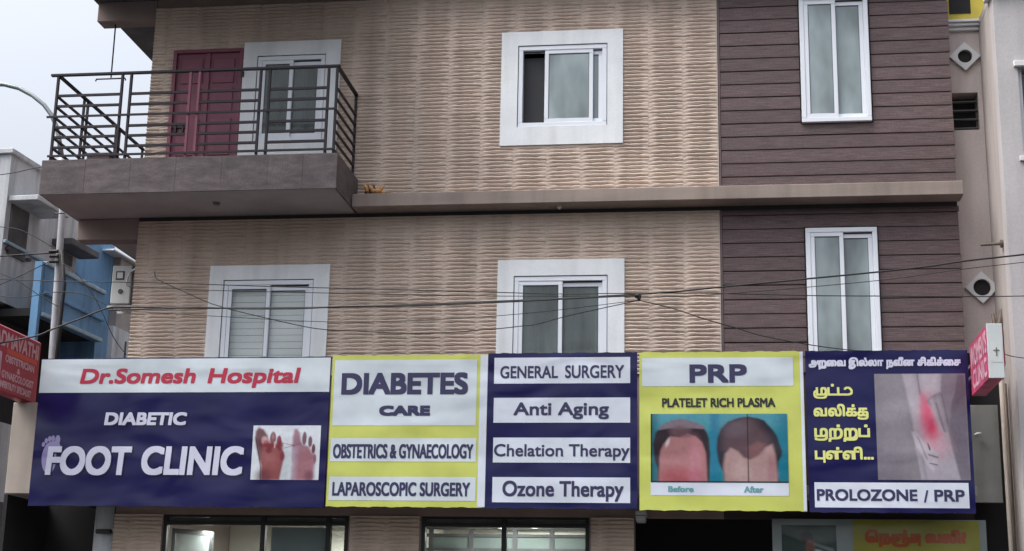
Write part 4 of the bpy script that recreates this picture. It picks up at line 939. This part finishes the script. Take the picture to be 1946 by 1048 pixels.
lbox('coping', MT['bluet'], Bb, sa-.02, sb+.02, oB-.16, oB+.04, zc+.001, zc+.07, .01); lbox('rail_band', MT['blue'], Bb, sa-.02, sb+.02, oB+.0005, oB+.05, zc-HB*.57, zc-HB*.57+.06, .01); lbox('rail_band', MT['bluet'], Bb, sa-.02, sb+.02, oB+.0005, oB+.05, zc-HB, zc-HB+.07, .01)
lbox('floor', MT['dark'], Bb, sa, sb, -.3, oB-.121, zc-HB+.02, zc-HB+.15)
lbox('back_wall', MT['tan'], Bb, sE2-1.2, sb+.3, -.28, -.2, zc-HB, lg(130, 455)[1])
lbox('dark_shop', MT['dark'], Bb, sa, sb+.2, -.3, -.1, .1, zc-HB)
lbox('blue_column', MT['blue'], Bb, sa-.10, sa-.01, oB-.15, oB-.02, .1, zc+.05); lbox('blue_column', MT['blue'], Bb, sb+.02, sb+.5, -.2, oB-.1, .1, zc-.5)
tw = lg(165, 470)[0]; te = lg(236, 470)[0]
lbox('stair_tower', MT['blue'], Bb, tw, te, -3, -.2, .1, lg(190, 440)[1])
lbox('roof_edge', MT['nwhite'], Bb, te-.5, te+5, -3, .05, lg(232, 488)[1], lg(232, 484)[1], .01); lbox('wall', MT['tan'], Bb, te+.01, te+5, -3, -.05, .1, lg(232, 489)[1])
lbox('pale_wall', MT['gwall'], Bb, lg(205, 640)[0], te+4, -.04, .1, .1, lg(225, 628)[1])
for x in (221, 233): s_, z_ = lg(x, 650); q = MB().tube([LO+LD*s_+LN*.2+Vector((0, 0, 5)), LO+LD*s_+LN*.2+Vector((0, 0, z_))], .02, 6); q.build('starter_bar', MT['rust'], Bb)

# lamp pole with curved arm
PL = 3.0
lp = thing('street_lamp', 'pale painted lamp pole with a curved grey arm at the far left', 'street lamp', (at(100, 680, PL).x, PL, 0))
xb = at(100, 680, PL).x; xt = at(118, 405, PL).x
top = at(117, 300, PL)
MB().tube([(xb+.03, PL, 0), (xb+.01, PL, 3), (xb, PL, 5.8), ((xb+xt)/2, PL, 7), (xt, PL, 8.2), (top.x, PL, top.z)], [.075, .07, .06, .055, .05, .045], 12).build('pole', MT['pole'], lp, True)
pts = [(top.x, PL, top.z)]+[tuple(at(x, y, PL)) for x, y in ((112, 262), (107, 240), (98, 219), (84, 200), (62, 182), (36, 168), (8, 161), (-60, 158), (-130, 160))]
MB().tube(pts, [.045]+[.036]*9, 10).build('arm', MT['galv'], lp, True)
e = at(-150, 160, PL); MB().tube([(e.x+.25, PL, e.z), (e.x, PL, e.z-.02), (e.x-.45, PL, e.z-.03)], [.05, .12, .06], 10).build('lamp_head', MT['galv'], lp, True)
MB().tube([(xb+.1, PL-.09, 5.0), (xb+.11, PL-.09, 6.3), (xb+.12, PL-.09, 7.0), (xt+.09, PL-.08, 7.55)], .03, 8).build('black_conduit', MT['cable'], lp, True)
q = MB()
for (x, y) in ((101, 478), (102, 487), (102, 497)): p = at(x, y, PL-.1); q.tube([(p.x-.06, p.y, p.z), (p.x+.08, p.y, p.z)], .03, 8)
q.build('insulator', MT['cable'], lp); p = at(116, 406, PL-.1); MB().tube([(p.x-.1, p.y, p.z), (p.x+.06, p.y, p.z)], .012, 6).build('cross_arm', MT['rail'], lp)

# ------------------------------------------------------------------ wires
def wire(name, label, pts, r, Ya=-1.4, Yb=None):
    Yb = Ya if Yb is None else Yb; n = len(pts); P3 = [at(x, y, Ya+(Yb-Ya)*i/(n-1)) for i, (x, y) in enumerate(pts)]; Q = []
    for i in range(n-1):
        a = P3[max(i-1, 0)]; b = P3[i]; c = P3[i+1]; d = P3[min(i+2, n-1)]
        for k in range(5):
            t = k/5; Q.append(.5*((2*b)+(c-a)*t+(2*a-5*b+4*c-d)*t*t+(-a+3*b-3*c+d)*t**3))
    Q.append(P3[-1]); o = MB().tube(Q, r, 6).build(name, MT['cable'], None, True); return tag(o, label, 'wire', 'overhead wires and cables')
wire('overhead_wire', 'thickest overhead cable crossing the facade just above the signs, rising to the right', [(-40, 660), (64, 640), (100, 626), (150, 607), (205, 586), (243, 584), (400, 586), (600, 585), (800, 579), (948, 573), (1060, 568), (1187, 561), (1280, 555), (1360, 547), (1548, 529), (1671, 517), (1762, 507), (1830, 497), (1946, 484), (2010, 476)], .0105)
wire('overhead_wire', 'second cable running tight along the thickest cable left of the splice', [(205, 590), (300, 587), (380, 585), (450, 587), (560, 587), (660, 583), (760, 582), (948, 575), (1100, 567), (1214, 562)], .0091, -1.43)
wire('overhead_wire', 'thin upper cable nearly level across the windows', [(-30, 530), (0, 531), (113, 535), (198, 536), (305, 538), (397, 541), (518, 545), (641, 548), (800, 552), (946, 556), (1060, 559), (1187, 558), (1360, 558), (1532, 562), (1671, 563), (1860, 564), (1990, 562)], .0059)
wire('overhead_wire', 'drooping thin wire sagging from upper left to the cable splice', [(294, 516), (297, 529), (317, 540), (355, 557), (395, 575), (423, 584), (440, 589), (498, 603), (578, 621), (621, 627), (660, 629), (800, 634), (923, 627), (993, 620), (1018, 617), (1074, 602), (1141, 587), (1187, 577), (1215, 571)], .0055, -1.35)
wire('overhead_wire', 'thin wire slanting down right from the splice behind the PRP sign', [(1214, 571), (1280, 587), (1331, 604), (1367, 615), (1400, 624), (1450, 639), (1535, 655), (1600, 664), (1680, 672)], .0059, -1.35, -.44)
wire('overhead_wire', 'dark cable from the left edge to the insulators on the lamp pole', [(-20, 487), (0, 487), (50, 484), (101, 481)], .012, 2.9)
wire('overhead_wire', 'thin wire falling left from the lamp pole insulators', [(101, 494), (60, 514), (20, 533), (-20, 549)], .008, 2.88)
wire('overhead_wire', 'thin wire descending right across the blue building', [(-10, 516), (35, 535), (75, 562), (110, 583)], .007, 2.86)
wire('overhead_wire', 'thin wire slanting down across the blue balcony wall to the pale wall', [(118, 500), (150, 525), (185, 575), (215, 640), (240, 675)], .007, 2.84)
wire('overhead_wire', 'thin wire against the sky left of the balcony', [(-10, 334), (30, 328), (60, 321), (85, 317)], .007, 2.9)
wire('overhead_wire', 'short wire at the right edge beside the pink sign', [(1908, 673), (1925, 678), (1946, 681), (1990, 690)], .005, -.95)
wire('overhead_wire', 'faint thin wire just under the upper cable, left half of the facade', [(243, 545), (400, 552), (560, 556), (760, 560), (930, 563), (1100, 563), (1214, 563)], .0045, -1.38)
wire('overhead_wire', 'thin wire rising to the right below the thickest cable over the plank wall', [(1214, 566), (1360, 560), (1548, 545), (1700, 530), (1830, 512), (1990, 494)], .0045, -1.42)
wire('overhead_wire', 'thin wire dipping low between the left and middle windows', [(250, 592), (420, 602), (620, 612), (800, 609), (1000, 596), (1214, 571)], .004, -1.36)
wire('overhead_wire', 'thin wire from the left edge sagging under the pole insulators', [(-20, 560), (40, 566), (102, 556), (160, 560), (215, 588)], .007, 2.8)
wire('overhead_wire', 'thin wire climbing right to the pole top over the grey wall', [(-20, 430), (40, 438), (100, 470)], .007, 2.8)
sp = MB(); p = at(1214, 566, -1.4); sp.tube([(p.x-.05, -1.4, p.z+.02), (p.x-.01, -1.4, p.z+.015), (p.x+.03, -1.4, p.z+.01)], [.018, .03, .015], 8); sp.tube([(p.x, -1.4, p.z+.01), (p.x+.005, -1.4, p.z-.04)], [.026, .014], 8)
tag(sp.build('wire_splice', MT['cable'], None, True), 'black taped splice where the cables meet between the middle and right windows', 'splice')
print('tiles', NT, 'meshes', len(bpy.data.meshes), 'objects', len(bpy.data.objects))
